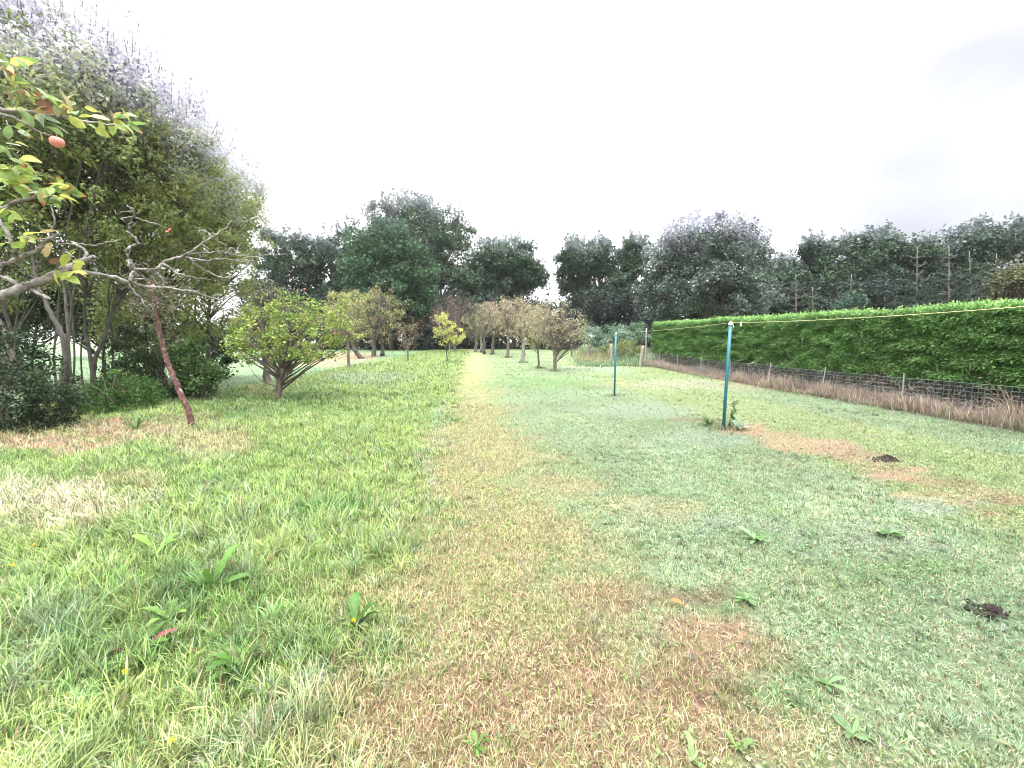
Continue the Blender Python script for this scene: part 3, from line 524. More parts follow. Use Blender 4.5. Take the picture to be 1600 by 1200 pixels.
orchard('bare brown twiggy tree behind the yellow young tree', 712, 42, [(700, 490, 30, 36, 0), (715, 475, 24, 26, 0), (730, 500, 18, 28, 0), (684, 500, 16, 28, 0)], 108, [(.20, .13, .11), (.16, .11, .09)], n=170, per=12, leaf=.11, cr=.5, twig=6, r0=.12)
orchard('olive-brown apple tree farthest along the right of the path', 743, 41, [(750, 500, 26, 26, 0), (742, 515, 20, 18, 0), (760, 490, 20, 18, 0)], 109, [(.18, .19, .11), (.24, .22, .13)], n=140, per=17, leaf=0.16, cr=.4, r0=.16, extra=[([gx(752, 40), at(752, 525, 40), at(756, 500, 40)], .13, .05)])
orchard('pinkish-brown apple tree second in the row right of the path', 769, 36, [(778, 488, 28, 22, 0), (765, 500, 24, 24, 0), (792, 500, 20, 24, 0)], 110, [(.36, .28, .22), (.28, .24, .16)], n=170, per=14, leaf=0.14, cr=.35, r0=.16, bark=M_bark, extra=[([gx(757, 37), at(757, 525, 37), at(762, 500, 37)], .12, .05)])
orchard('brown apple tree with dark trunk in the middle of the right row', 793, 31, [(800, 490, 28, 26, 0), (788, 505, 24, 24, 0), (815, 485, 20, 18, 0)], 111, [(.33, .27, .20), (.26, .23, .14), (.36, .32, .19)], n=180, per=15, leaf=0.12, cr=.32, r0=.13)
orchard('apple tree with thick pale trunk in the right row', 816, 25.5, [(825, 500, 22, 24, 0), (815, 515, 20, 20, 0), (840, 490, 20, 18, 0)], 112, [(.36, .31, .19), (.29, .27, .15)], n=130, per=13, leaf=0.105, cr=.26, r0=.14, bark=M_palebark)
orchard('thin-trunked apple tree between pale trunk and nearest dry tree', 842, 21.5, [(838, 520, 20, 22, 0), (848, 500, 18, 20, 0), (830, 535, 14, 12, 0)], 113, [(.29, .29, .14), (.36, .31, .18)], n=100, per=15, leaf=0.09, cr=.22, r0=.06)
orchard('dry brown apple tree nearest the lawn, rightmost of the orchard', 867, 20, [(868, 500, 40, 34, 0), (880, 525, 36, 22, 0), (848, 505, 24, 26, 0), (895, 510, 24, 22, 0), (868, 478, 28, 20, 0), (905, 530, 16, 14, 0)], 114, BRN + [(.24, .20, .11)], n=220, per=13, leaf=.085, cr=.24, twig=4, r0=.1)

# --- left boundary trees
LT = 'multi-stemmed trees of the left boundary'
LG = [(.20, .255, .085), (.31, .35, .125), (.12, .17, .065), (.36, .375, .16)]
def left_tree(label, Yd, Xp, stems, ells, seed, n=420, per=70, leaf=.085, cr=.36, pal=LG, **k):
    b = gx(Xp, Yd)
    tr = [([*[at(px, py, Yd + dz) for px, py, dz in s_[0]]], s_[1], s_[1] * .3) for s_ in stems]
    for q in tr: q[0][0][2] = min(q[0][0][2], zg(q[0][0][1]) - .15)
    return make_tree(label, b, tr, [ell(*e) for e in ells], n, cr, per, leaf, pal, bark=k.pop('bark', M_bark), name='boundary_tree', group=LT, lmat=M_left, seed=seed, limb=k.pop('limb', .45), limb_r=.028, twig=1, shell=.55, sides=8, shoots=300, sky_fringe=.95, sky_fringe_z=-.3, sky_fringe_col=(.76, .74, .88), shoot_l=.85, shoot_n=24, **k)
left_tree('leafy tree with thick leaning stem at the left edge of the photo', 8.3, 58,
          [([(58, 655, 0), (40, 600, 0), (14, 535, 0), (-30, 440, .2), (-60, 300, .3)], 0.0864), ([(52, 655, .5), (30, 560, .5), (-20, 350, .6), (40, 200, .8)], 0.0504)],
          [(-60, 200, 9, 190, 170, 2.2), (40, 160, 9.4, 140, 120, 2), (40, 40, 9.6, 125, 115, 2), (110, 95, 9.8, 95, 80, 1.8), (-90, 60, 9.6, 150, 150, 2), (10, 330, 9, 120, 80, 1.6), (-60, 420, 9, 120, 90, 1.6)], 201, n=480, per=66)
left_tree('leafy tree with straight grey forked stem, left of the red leaning trunk', 8.6, 102,
          [([(104, 652, 0), (100, 590, 0), (101, 535, 0), (86, 500, 0), (68, 465, 0), (50, 380, .2), (70, 200, .4)], 0.0756), ([(101, 545, 0), (104, 480, .1), (98, 400, .2), (130, 240, .3)], 0.0360), ([(96, 646, .5), (84, 560, .5), (92, 460, .6), (80, 330, .7)], .028), ([(112, 640, .8), (116, 540, .8), (110, 440, .9), (118, 320, 1)], .025), ([(104, 640, .3), (108, 520, .4), (125, 400, .4), (160, 250, .5)], 0.0360)],
          [(90, 180, 9.4, 130, 115, 1.8), (200, 165, 10, 80, 70, 1.7), (130, 290, 9.4, 110, 90, 1.6), (150, 180, 10, 90, 90, 1.6), (90, 370, 9.6, 110, 60, 1.4)], 202, n=380, per=66)
left_tree('leafy tree whose grey stem forks into a wide V behind the bare branch', 10.2, 145,
          [([(143, 628, 0), (146, 580, 0), (150, 560, 0), (165, 520, 0), (182, 460, 0), (195, 400, 0), (230, 260, .3)], 0.0612), ([(148, 575, 0), (138, 540, 0), (132, 500, 0), (136, 440, 0), (150, 320, .2)], 0.0504), ([(172, 616, .8), (176, 540, .8), (170, 450, .9), (190, 360, 1)], .024), ([(134, 624, .4), (126, 560, .4), (133, 470, .5), (120, 380, .6)], .024), ([(160, 620, .6), (162, 540, .6), (178, 440, .6)], 0.0252)],
          [(215, 215, 10.8, 100, 100, 1.8), (275, 235, 10.8, 70, 75, 1.7), (240, 320, 10.8, 95, 90, 1.8), (180, 340, 10.8, 90, 70, 1.6), (215, 400, 10.8, 90, 50, 1.4)], 203, n=370, per=66)
left_tree('dense leafy tree above the red leaning trunk', 12.5, 250,
          [([(250, 600, 0), (255, 500, 0), (262, 400, 0), (275, 280, 0)], 0.0648), ([(235, 600, .3), (225, 480, .3), (232, 350, .3)], 0.0432)],
          [(275, 265, 12.8, 85, 85, 1.8), (325, 275, 12.8, 55, 70, 1.6), (300, 350, 12.8, 75, 80, 1.8), (265, 440, 12.8, 85, 70, 1.6), (240, 520, 12.4, 70, 60, 1.4)], 204, n=380, per=64, leaf=.085)
left_tree('last leafy tree of the left boundary, beside the field gap', 15, 325,
          [([(325, 582, 0), (326, 500, 0), (335, 400, 0), (345, 300, 0)], 0.0720), ([(312, 582, .3), (305, 480, .3), (312, 380, .3)], 0.0432)],
          [(342, 285, 15.2, 56, 78, 1.8), (368, 320, 15.2, 30, 56, 1.5), (355, 350, 15.2, 42, 60, 1.8), (335, 420, 15, 52, 60, 1.8), (310, 480, 14.6, 50, 60, 1.5), (325, 370, 15, 50, 60, 1.5)], 205, n=340, per=64, leaf=.095)
for lab, Yd, px, ee, sd in [('dark leafy tree filling the background behind the leftmost grey stems', 13.5, 10, [(0, 430, 13.5, 110, 60, 1.2), (-40, 500, 13.5, 90, 60, 1.2), (70, 470, 13.8, 70, 50, 1.2)], 231),
        ('dark leafy tree filling the background between the grey stems and the red trunk', 14, 160, [(150, 440, 14, 90, 60, 1.2), (190, 500, 14, 80, 50, 1.2), (110, 480, 14.2, 60, 40, 1.2)], 232)]:
    b_ = gx(px, Yd); make_tree(lab, b_, [([b_ - np.array([0, 0, .2]), b_ + np.array([.1, 0, 1.2]), at(px + 10, 430, Yd)], .08, .03), ([b_ + np.array([.3, .2, -.2]), b_ + np.array([.7, .2, 1.2]), at(px + 60, 440, Yd)], .06, .02)], [ell(*e) for e in ee], 330, .42, 60, .095, [(.05, .075, .035), (.075, .10, .045), (.035, .052, .028)], bark=M_darkbark, name='boundary_tree', group=LT, seed=sd, limb=.4, limb_r=.02, twig=1, shell=.3)
SH = 'shrubs under the left boundary trees'
def shrub(label, Yd, px, ells, seed, pal, n=140, per=60, leaf=.06, cr=.22, name='shrub', group=SH, cat='shrub', **k):
    b = gx(px, Yd); r = np.random.default_rng(seed); tr = [([b - np.array([0, 0, .1]), b + np.array([r.normal(0, .1), r.normal(0, .1), .35]), b + np.array([r.normal(0, .3), r.normal(0, .2), .8])], .02, .006) for _ in range(5)]
    return make_tree(label, b, tr, [ell(*e) for e in ells], n, cr, per, leaf, pal, bark=M_darkbark, name=name, cat=cat, group=group, seed=seed, limb=.3, limb_r=.01, shell=.4, zmin=float(zg(Yd)) + .02, crown='foliage', trunkname='stem', **k)
shrub('dark ivy-like shrub in the lower left corner of the trees', 6.7, 15, [(20, 625, 6.9, 90, 55, .7), (0, 560, 7.4, 60, 55, .6), (70, 665, 6.9, 40, 25, .5)], 301, [(.03, .05, .024), (.045, .07, .03), (.022, .036, .018)], n=220)
shrub('bright green bush between the grey stems and the red trunk', 8.6, 170, [(170, 630, 8.8, 60, 30, .7), (200, 612, 9.2, 40, 30, .6), (135, 635, 9, 40, 28, .5)], 302, [(.06, .13, .03), (.08, .16, .04), (.045, .095, .026)], n=190, leaf=.055)
shrub('yellow-leaved seedling at the foot of the straight grey stem', 7.7, 95, [(82, 642, 7.7, 14, 14, .15), (105, 655, 7.6, 20, 8, .15)], 303, [(.30, .26, .06), (.22, .24, .06)], n=14, per=5, leaf=.12, cr=.07, group=None, name='seedling')
shrub('dark brambly bush behind the red leaning trunk', 10.8, 250, [(255, 590, 11, 70, 50, .9), (215, 570, 11.2, 50, 60, .8), (225, 625, 10.6, 50, 18, .6)], 304, [(.04, .065, .026), (.055, .085, .03), (.03, .045, .02)], n=260)
shrub('broad-leaved bush sticking out beside the field gap', 10.6, 312, [(312, 588, 10.7, 30, 30, .5), (340, 585, 10.6, 18, 12, .3), (300, 560, 11, 26, 30, .5)], 305, [(.06, .11, .032), (.085, .14, .045)], n=90, per=34, leaf=.09)
shrub('dark low bush at the end of the left boundary trees', 16.5, 330, [(330, 545, 16.5, 46, 40, 1), (290, 540, 16, 46, 40, 1)], 306, [(.03, .05, .024), (.045, .07, .03)], n=160, leaf=.09)
shrub('dark hedge bush across the pale field on the left', 44, 350, [(345, 528, 44, 60, 26, 3), (280, 525, 44, 50, 28, 3), (400, 525, 44, 50, 30, 3)], 307, [(.03, .05, .028), (.045, .07, .035)], n=160, leaf=.26, cr=.8, group=None)
shrub('dark shrub far across the field behind the left stems', 30, 60, [(40, 500, 30, 90, 30, 3), (150, 505, 30, 80, 26, 3), (-40, 500, 30, 80, 36, 3)], 308, [(.03, .05, .028), (.04, .065, .032)], n=200, leaf=.2, cr=.8, group=None)

# --- red leaning dying tree
def leaning():
    Y0 = gp(301, 668)[1]; b = gp(301, 668); root = empty('leaning_tree', b, 'thin leaning tree with flaking red-brown trunk and few twigs', 'tree')
    tb = MB(); P = curve([b + np.array([.03, 0, -.15])] + [at(px, py, Y0 + .02 * q) for q, (px, py) in enumerate([(301, 668), (294, 640), (281, 612), (272, 590), (259, 560), (251, 530), (248, 508), (244, 488), (245, 470), (236, 452), (232, 436)])], 6)
    rr = np.random.default_rng(9); P += rr.normal(0, .006, P.shape); tb.tube(P, np.linspace(.054, .022, len(P)) * (1 + rr.normal(0, .07, len(P))), 9); tb.build('trunk', M_redbark, root, smooth=True)
    bb = MB(); lb = MB()
    for q in range(40):
        s = P[min(len(P) - 1, int(len(P) * rr.uniform(.3, 1.0) ** .5))]; d = unit(rr.normal(0, 1, 3) + np.array([.25, -.2, .55])); Ln = rr.uniform(.12, .7)
        C = curve([s, s + d * Ln * .35 + rr.normal(0, .07, 3), s + d * Ln * .7 + rr.normal(0, .09, 3), s + d * Ln + rr.normal(0, .1, 3)], 3); bb.tube(C, np.linspace(.006, .002, len(C)), 4)
        for e in range(3):
            s2 = C[rr.integers(3, len(C))]; e2 = s2 + unit(rr.normal(0, 1, 3)) * rr.uniform(.08, .25); bb.tube([s2, (s2 + e2) / 2 + rr.normal(0, .015, 3), e2], [.004, .003, .002], 3)
            m = rr.integers(1, 7); leaves(lb, e2 + rr.normal(0, .06, (m, 3)), rr.uniform(.03, .055, m), np.array([.13, .15, .07]) * rr.uniform(.6, 1.6, (m, 1)), rr)
    bb.build('branch', M_brown, root, smooth=True); lb.build('foliage', M_leaf, root)
leaning()

# --- overhanging apple branch in the near left (its trunk stands outside the frame)
def near_apple():
    rr = np.random.default_rng(15); b = np.array([-2.75, 1.3, float(zg(1.3))]); root = empty('apple_tree', b, 'near apple tree reaching in from the left with pale crooked branches and yellowing leaves', 'tree')
    tb = MB(); P = curve([b - [0, 0, .2], b + [.05, .05, .8], b + [.2, .1, 1.35], at(-120, 500, 1.5), at(0, 465, 1.55)], 6); tb.tube(P, np.linspace(.11, .021, len(P)), 10); tb.build('trunk', M_brown, root, smooth=True)
    up = curve([b + [.05, .05, .8], b + [.15, .1, 1.9], at(-120, 150, 1.5), at(-20, 165, 1.55)], 6)
    bb = MB(); bb.tube(up, np.linspace(.07, .012, len(up)), 8)
    up2 = curve([up[8], at(-150, 330, 1.45), at(-20, 335, 1.5)], 5); bb.tube(up2, np.linspace(.035, .01, len(up2)), 7)
    up3 = curve([up[14], at(-120, 60, 1.4), at(-20, 85, 1.5)], 5); bb.tube(up3, np.linspace(.02, .006, len(up3)), 7)
    def br(pl, r0, r1, n=5, wob=.002, sides=7):
        C = curve([at(*p) for p in pl], n); C[1:-1] += rr.normal(0, wob, (len(C) - 2, 3)); rd = np.linspace(r0, r1, len(C)) * (1 + rr.normal(0, .07, len(C))); bb.tube(C, rd, sides); return C
    def spurs(C, k, L_=.05, r_=.003):
        for _ in range(int(k * .6 + .5)):
            s = C[rr.integers(1, len(C))]; d = unit(rr.normal(0, 1, 3) + np.array([.2, 0, .5])); e = s + d * L_ * rr.choice([.25, .35, .5, 1.3]); m = (s + e) / 2 + rr.normal(0, .2, 3) * L_ * .4
            bb.tube([s, m, e], [r_, r_ * .8, r_ * .7], 5)
            if rr.uniform() < .4: e2 = e + unit(rr.normal(0, 1, 3)) * L_ * .5; bb.tube([e, (e + e2) / 2, e2], [r_ * .7, r_ * .6, r_ * .5], 4)
    A = br([(-10, 470, 1.55), (25, 453, 1.57), (52, 443, 1.6), (87, 428, 1.64), (112, 415, 1.68), (130, 408, 1.7), (146, 401, 1.72)], .018, .009); spurs(A, 8)
    B = br([(95, 424, 1.65), (119, 422, 1.72), (165, 431, 1.85), (200, 440, 1.95), (224, 449, 2.0)], .0095, .009); spurs(B, 8)
    Cc = br([(215, 446, 1.98), (259, 450, 2.05), (300, 456, 2.12), (325, 464, 2.16), (340, 478, 2.18), (353, 494, 2.2)], .008, .0022); spurs(Cc, 20)
    D = br([(203, 440, 1.95), (207, 428, 1.97), (213, 421, 1.99), (241, 421, 2.03), (259, 408, 2.06), (280, 402, 2.1), (301, 396, 2.14), (345, 394, 2.2), (385, 401, 2.28), (420, 399, 2.32), (448, 397, 2.36)], .0092, .0018); spurs(D, 26)
    E = br([(275, 405, 2.09), (297, 394, 2.12), (320, 378, 2.14), (345, 362, 2.17), (362, 346, 2.2)], .006, .002); spurs(E, 14)
    G = br([(210, 422, 1.99), (199, 403, 1.99), (203, 387, 2.0), (216, 380, 2.0), (203, 363, 2.0), (205, 345, 2.0), (208, 326, 2.0)], .008, .003, wob=.005); spurs(G, 10)
    H = br([(212, 340, 2.0), (225, 345, 2.03), (245, 350, 2.06), (258, 357, 2.1)], .004, .002); spurs(H, 4, .03)
    I = br([(290, 402, 2.1), (320, 407, 2.14), (350, 404, 2.2), (372, 408, 2.22), (400, 408, 2.3)], .006, .002); spurs(I, 12, .04)
    J = br([(255, 412, 2.05), (272, 425, 2.08), (292, 432, 2.12), (320, 436, 2.16)], .006, .003); spurs(J, 8, .04)
    for pl in [[(300, 410, 2.12), (325, 425, 2.16), (350, 434, 2.2), (365, 431, 2.22)], [(350, 398, 2.2), (362, 388, 2.22), (370, 392, 2.25), (376, 380, 2.27)], [(306, 394, 2.14), (318, 405, 2.16), (330, 420, 2.2)], [(240, 421, 2.03), (252, 435, 2.05), (262, 447, 2.06)],
               [(330, 372, 2.16), (322, 362, 2.16), (308, 360, 2.15)], [(325, 464, 2.16), (350, 468, 2.2), (358, 462, 2.22)], [(200, 440, 1.95), (215, 462, 1.95), (235, 475, 1.97)], [(200, 403, 1.99), (202, 415, 1.97), (208, 420, 1.98)]]: spurs(br(pl, .005, .002), 7, .035)
    K = br([(-20, 420, 1.5), (0, 414, 1.52), (35, 401, 1.55), (60, 388, 1.58), (77, 373, 1.6), (95, 366, 1.62)], .009, .005); spurs(K, 10)
    br([(35, 452, 1.58), (20, 440, 1.57), (0, 432, 1.56), (-15, 428, 1.55)], .008, .006); br([(40, 450, 1.6), (60, 458, 1.58), (78, 467, 1.55)], .008, .004); br([(130, 408, 1.7), (135, 395, 1.72), (122, 384, 1.73), (112, 378, 1.74)], .007, .004)
    br([(112, 378, 1.74), (140, 383, 1.76), (165, 380, 1.78), (188, 374, 1.8)], .004, .002)
    br([(28, 405, 1.54), (20, 385, 1.5), (10, 360, 1.5), (-10, 338, 1.5)], .006, .006)
    Lm = br([(-20, 165, 1.55), (8, 173, 1.57), (68, 178, 1.6), (113, 188, 1.64), (159, 193, 1.68), (193, 198, 1.7)], .010, .003)
    Mm = br([(-20, 175, 1.56), (25, 185, 1.56), (60, 205, 1.57), (85, 214, 1.58)], .006, .0025)
    Nn = br([(-25, 335, 1.5), (20, 318, 1.52), (60, 306, 1.55), (95, 300, 1.58)], .008, .003); Oo = br([(-20, 85, 1.5), (10, 110, 1.52), (40, 140, 1.55), (75, 158, 1.58)], .005, .002)
    Pq = br([(85, 428, 1.64), (95, 405, 1.62), (105, 395, 1.6), (112, 405, 1.58)], .004, .002); Qq = br([(77, 373, 1.6), (85, 345, 1.62), (80, 320, 1.64)], .003, .002)
    bb.build('branch', M_palebark, root, smooth=True)
    lb = MB()
    def leaf(p, L_, d, nrm, col):                    # pointed oval leaf, folded along its midrib and curled
        d = unit(d); nrm = unit(nrm - d * (nrm @ d)); s = np.cross(d, nrm); t = np.linspace(0, 1, 7); w_ = np.sin(np.pi * t ** .85) ** .8 * L_ * .25 + .0004; cu = rr.uniform(-.28, .05)
        mid = p + np.outer(t * L_, d) + np.outer(cu * t * t * L_, nrm); lf = mid + np.outer(w_, s) + np.outer(w_ * .35, nrm); rt = mid - np.outer(w_, s) + np.outer(w_ * .35, nrm)
        V = np.concatenate([mid, lf, rt]); i = np.arange(6)[:, None]; Fs = [np.concatenate([i, i + 1, i + 8, i + 7], 1), np.concatenate([i + 14, i + 15, i + 1, i], 1)]
        cc = np.tile(col, (21, 1)) * (1 + rr.normal(0, .05, (21, 1))); cc[7:] *= rr.uniform(.85, 1.15); 
        if rr.uniform() < .3: cc[[5, 6, 12, 13, 19, 20]] = np.array([.30, .14, .05])
        lb.add(V, Fs, cc)
    YL = [(.36, .40, .09), (.29, .37, .10), (.22, .31, .08), (.40, .38, .11), (.19, .28, .11), (.17, .26, .08)]; RD = [(.20, .10, .06), (.36, .28, .14), (.42, .34, .20), (.34, .36, .10)]; SIL = [(.34, .42, .30)]
    for (px, py, D_, nleaf, pal, spread) in [(190, 195, 1.7, 9, YL, 22), (150, 188, 1.67, 5, YL + RD, 16), (118, 180, 1.64, 5, YL + RD, 16), (95, 170, 1.6, 5, RD + YL[:2], 20), (70, 160, 1.58, 5, YL + RD, 16), (45, 148, 1.56, 6, YL + RD, 20), (15, 125, 1.53, 6, YL + RD, 20), (20, 95, 1.52, 5, YL, 14), (5, 100, 1.5, 4, RD, 10), (75, 190, 1.58, 4, YL[4:5] + SIL, 10),
            (40, 200, 1.55, 5, YL[2:5] + SIL, 22), (10, 225, 1.55, 5, YL[2:5] + SIL, 16), (10, 290, 1.53, 8, YL, 20), (30, 262, 1.54, 5, YL[:3], 16), (45, 285, 1.55, 7, YL, 16), (75, 300, 1.56, 6, YL + SIL, 14), (98, 295, 1.58, 7, YL + SIL, 14), (80, 318, 1.58, 3, YL, 8), (5, 330, 1.52, 6, YL, 16), (30, 368, 1.54, 6, YL, 12), (12, 360, 1.53, 4, YL[2:5], 12),
            (60, 362, 1.58, 3, RD, 10), (110, 402, 1.6, 3, YL[:4], 8), (112, 425, 1.6, 5, YL[:4], 10), (90, 425, 1.6, 2, YL[:4], 8), (75, 405, 1.6, 2, RD + YL[:1], 6), (8, 385, 1.53, 4, YL, 10), (262, 358, 2.1, 2, [(.5, .16, .12)], 4), (100, 160, 1.6, 3, YL, 12), (25, 165, 1.55, 4, YL[2:5], 16), (0, 260, 1.5, 4, YL, 12)]:
        for _ in range(int(nleaf * 1.35)):
            p = at(px + rr.normal(0, spread * .55), py + rr.normal(0, spread * .45), D_ + rr.normal(0, .03)); d = rr.normal(0, 1, 3) + np.array([.7, -.1, -.35]); nn = rr.normal(0, .7, 3) + np.array([0, -.5, 1.])
            leaf(p, rr.uniform(.036, .068) * (.45 if px > 250 else 1), d, nn, np.array(pal[rr.integers(len(pal))]) * rr.uniform(.8, 1.15))
    lb.build('foliage', M_near, root, smooth=True)
    o = apple(root, at(89, 222, 1.58), .021, M_apple)
near_apple()

# ---------------------------------------------------------------- hedge on the right
def hedge():
    r = np.random.default_rng(55); F0 = np.array([9.45, 4.2]); F1 = np.array([8.25, 24.0]); dv = (F1 - F0); Ln = np.linalg.norm(dv); dv /= Ln; nv = np.array([-dv[1], dv[0]]); nv = nv if nv[0] < 0 else -nv
    root = empty('hedge', (*F0, float(zg(F0[1]))), 'long clipped green conifer hedge behind the wire fence, bare and brown at its foot', 'hedge')
    def pt(s, o, z): 
        p = F0[None] + dv[None] * s[:, None] + nv[None] * o[:, None]; return np.stack([p[:, 0], p[:, 1], z], 1)
    ztop = lambda s: 2.09 + .50 * np.clip(s / Ln, 0, 1) + (fbm(s * .9, s * 0, 3) - .5) * .12
    zbot = lambda s: .70 + zg(F0[1] + dv[1] * s) + (fbm(s * 1.7, s * 0 + 3, 8) - .5) * .22
    # inside
    cb = MB(); S = np.linspace(.2, Ln - .2, 60)
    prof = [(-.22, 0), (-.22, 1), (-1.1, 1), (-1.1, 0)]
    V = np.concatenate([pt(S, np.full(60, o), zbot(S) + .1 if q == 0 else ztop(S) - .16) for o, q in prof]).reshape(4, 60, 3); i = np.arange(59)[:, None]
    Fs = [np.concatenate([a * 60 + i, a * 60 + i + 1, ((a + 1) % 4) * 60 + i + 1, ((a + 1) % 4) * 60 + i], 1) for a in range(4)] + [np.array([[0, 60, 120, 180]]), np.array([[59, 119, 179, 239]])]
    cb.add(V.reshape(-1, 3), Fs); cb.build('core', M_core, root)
    # sprays grouped in small fans on the front, the top and the far end
    lb = MB(); H_ = 1.75
    def fans(P, out, n, size, cols, spread, down):
        m = len(P); idx = np.repeat(np.arange(m), n); k = len(idx); Q = P[idx] + r.normal(0, 1, (k, 3)) * spread
        ax = out[idx] + np.array([0, 0, -down]); leaves(lb, Q, size * r.uniform(.6, 1.4, k), np.clip(cols[idx] * r.uniform(.7, 1.35, (k, 1)), .004, .6), r, up=.55, aspect=.33, axis=ax, axw=1.5)
    GH = np.array([[.10, .205, .055], [.145, .28, .08], [.062, .135, .042], [.19, .32, .105]])
    m = 27000; s = Ln * r.uniform(0, 1, m) ** 1.25; zz = r.uniform(0, 1, m); zb = zbot(s); z = zb + (ztop(s) - zb) * zz
    bump = fbm(s * 2.4, z * 6.5, 17); o = (bump - .5) * .34 - .06 - .03 * zz
    out = np.tile(np.array([nv[0], nv[1], 0]), (m, 1)) + np.array([dv[0], dv[1], 0]) * (fbm(s * 1.3, z * 3, 5)[:, None] - .6)
    cols = (r.dirichlet([.9, .9, .9, .35], m) @ GH) * (.75 + .5 * fbm(s * .8, z * 1.5, 9)[:, None])
    fans(pt(s, o, z), out, 9, .07, cols, np.array([.05, .05, .03]), .25)
    m = 5200; s = Ln * r.uniform(0, 1, m) ** 1.25; o = -r.uniform(0, 1.25, m); P = pt(s, o, ztop(s) + (fbm(s * 3, o * 3, 4) - .5) * .2 - .02)
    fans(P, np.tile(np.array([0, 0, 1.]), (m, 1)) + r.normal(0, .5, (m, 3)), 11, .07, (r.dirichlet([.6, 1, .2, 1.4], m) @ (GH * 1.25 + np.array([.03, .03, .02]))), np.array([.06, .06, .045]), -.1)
    m = 1100; o = -r.uniform(-.05, 1.25, m); z = .7 + zg(24) + r.uniform(0, 1, m) * 1.7; P = pt(np.full(m, Ln) + r.normal(0, .06, m), o, z)
    fans(P, np.tile(np.array([dv[0], dv[1], 0]), (m, 1)), 9, .09, r.dirichlet([.9, .9, .9, .3], m) @ GH, np.array([.05, .05, .04]), .2)
    lb.build('foliage', M_hedge, root)
    # bare stems and dead twigs at the foot
    tb = MB()
    for q in range(260):
        s0 = r.uniform(0, Ln); o0 = -r.uniform(.15, .7); g = float(zg(F0[1] + dv[1] * s0)); a = pt(np.array([s0]), np.array([o0]), np.array([g - .05]))[0]; e = a + np.array([r.normal(0, .18) + nv[0] * .1, r.normal(0, .25), .85 + r.uniform(-.1, .2)])
        tb.tube(curve([a, (a + e) / 2 + r.normal(0, .06, 3), e], 3), np.linspace(r.uniform(.006, .02), .004, 7), 4, cap=False)
    tb.build('stem', M_darkbark, root)
    # dead brown foliage
    db = MB(); m = 22000; s = Ln * r.uniform(0, 1, m) ** 1.2; g = zg(F0[1] + dv[1] * s); P = pt(s, -r.uniform(.0, 1., m), g + r.uniform(.0, .85, m))
    leaves(db, P, r.uniform(.10, .26, m), np.array([.26, .215, .185]) * r.uniform(.3, 1.5, (m, 1)), r, up=0, aspect=.11); db.build('dead_twig', M_hedge, root)
    # ---- wire fence
    fr = empty('wire_fence', (*F0, 0), 'low green wire mesh fence along the foot of the hedge', 'fence'); wb = MB(); off = .32
    hs = np.linspace(.04, .70, 9); SS = np.linspace(-.3, Ln + .2, 60)
    sag = lambda s: (fbm(s * .7, s * 0, 77) - .5) * .05
    for hq in hs: P = pt(SS, np.full(60, off), zg(F0[1] + dv[1] * SS) + hq + sag(SS) * (hq / .7)); wb.tube(P, .003 if hq < .69 else .004, 3)
    for s0 in np.arange(-.3, Ln + .2, .1):
        s_ = np.array([s0, s0]); g = zg(F0[1] + dv[1] * s0); wb.tube(pt(s_, np.array([off, off]), np.array([g + .03, g + .70 + float(sag(np.array([s0]))[0])])), .0026, 3, cap=False)
    wb.build('mesh', M_wire, fr)
    for s0 in np.arange(.6, Ln, 2.2):
        g = float(zg(F0[1] + dv[1] * s0)); pb = MB(); a = pt(np.array([s0]), np.array([off + .02]), np.array([g]))[0]; pb.tube([a - [0, 0, .2], a + [0, 0, .4], a + [r.normal(0, .02), 0, .80]], .014, 6); pb.build('post', M_steel, fr)
    # ---- tall dry grass and weeds at the foot
    gb = MB(); m = 19000; s = Ln * r.uniform(-.02, 1.03, m) ** 1; s = Ln * np.clip(r.uniform(-.02, 1.03, m), 0, 2) ** 1.15; o = off + r.normal(.06, .16, m); P = pt(s, o, s * 0); k = fbm(s * 1.3, o * 1.5, 61)
    cc = np.where((r.uniform(0, 1, m) < .85 - 1.1 * np.clip(o - off - .12, 0, .5))[:, None], np.array([.42, .325, .275]) * r.uniform(.45, 1.3, (m, 1)), np.array([.20, .23, .11]) * r.uniform(.6, 1.3, (m, 1)))
    blades(gb, P[:, 0], P[:, 1], (.08 + .95 * np.clip(k - .18, 0, 1) ** 1.3 * r.uniform(.25, 1.25, m)) * np.clip(1.3 - np.abs(o - off) * 1.6, .25, 1), r.uniform(.0022, .005, m), cc, r, 2, lean=.5)
    m = 6500; s = Ln * np.clip(r.uniform(-.02, 1.03, m), 0, 2) ** 1.15; o = off - np.abs(r.normal(.06, .13, m)); P = pt(s, o, s * 0); k = fbm(s * 1.1, o, 67)
    blades(gb, P[:, 0], P[:, 1], .2 + .55 * k * r.uniform(.3, 1.2, m), r.uniform(.0022, .0045, m), np.array([.46, .36, .31]) * r.uniform(.4, 1.3, (m, 1)), r, 2, lean=.45)
    tag(gb.build('dry_grass', M_grass), kind='stuff')
    return pt
hpt = hedge()

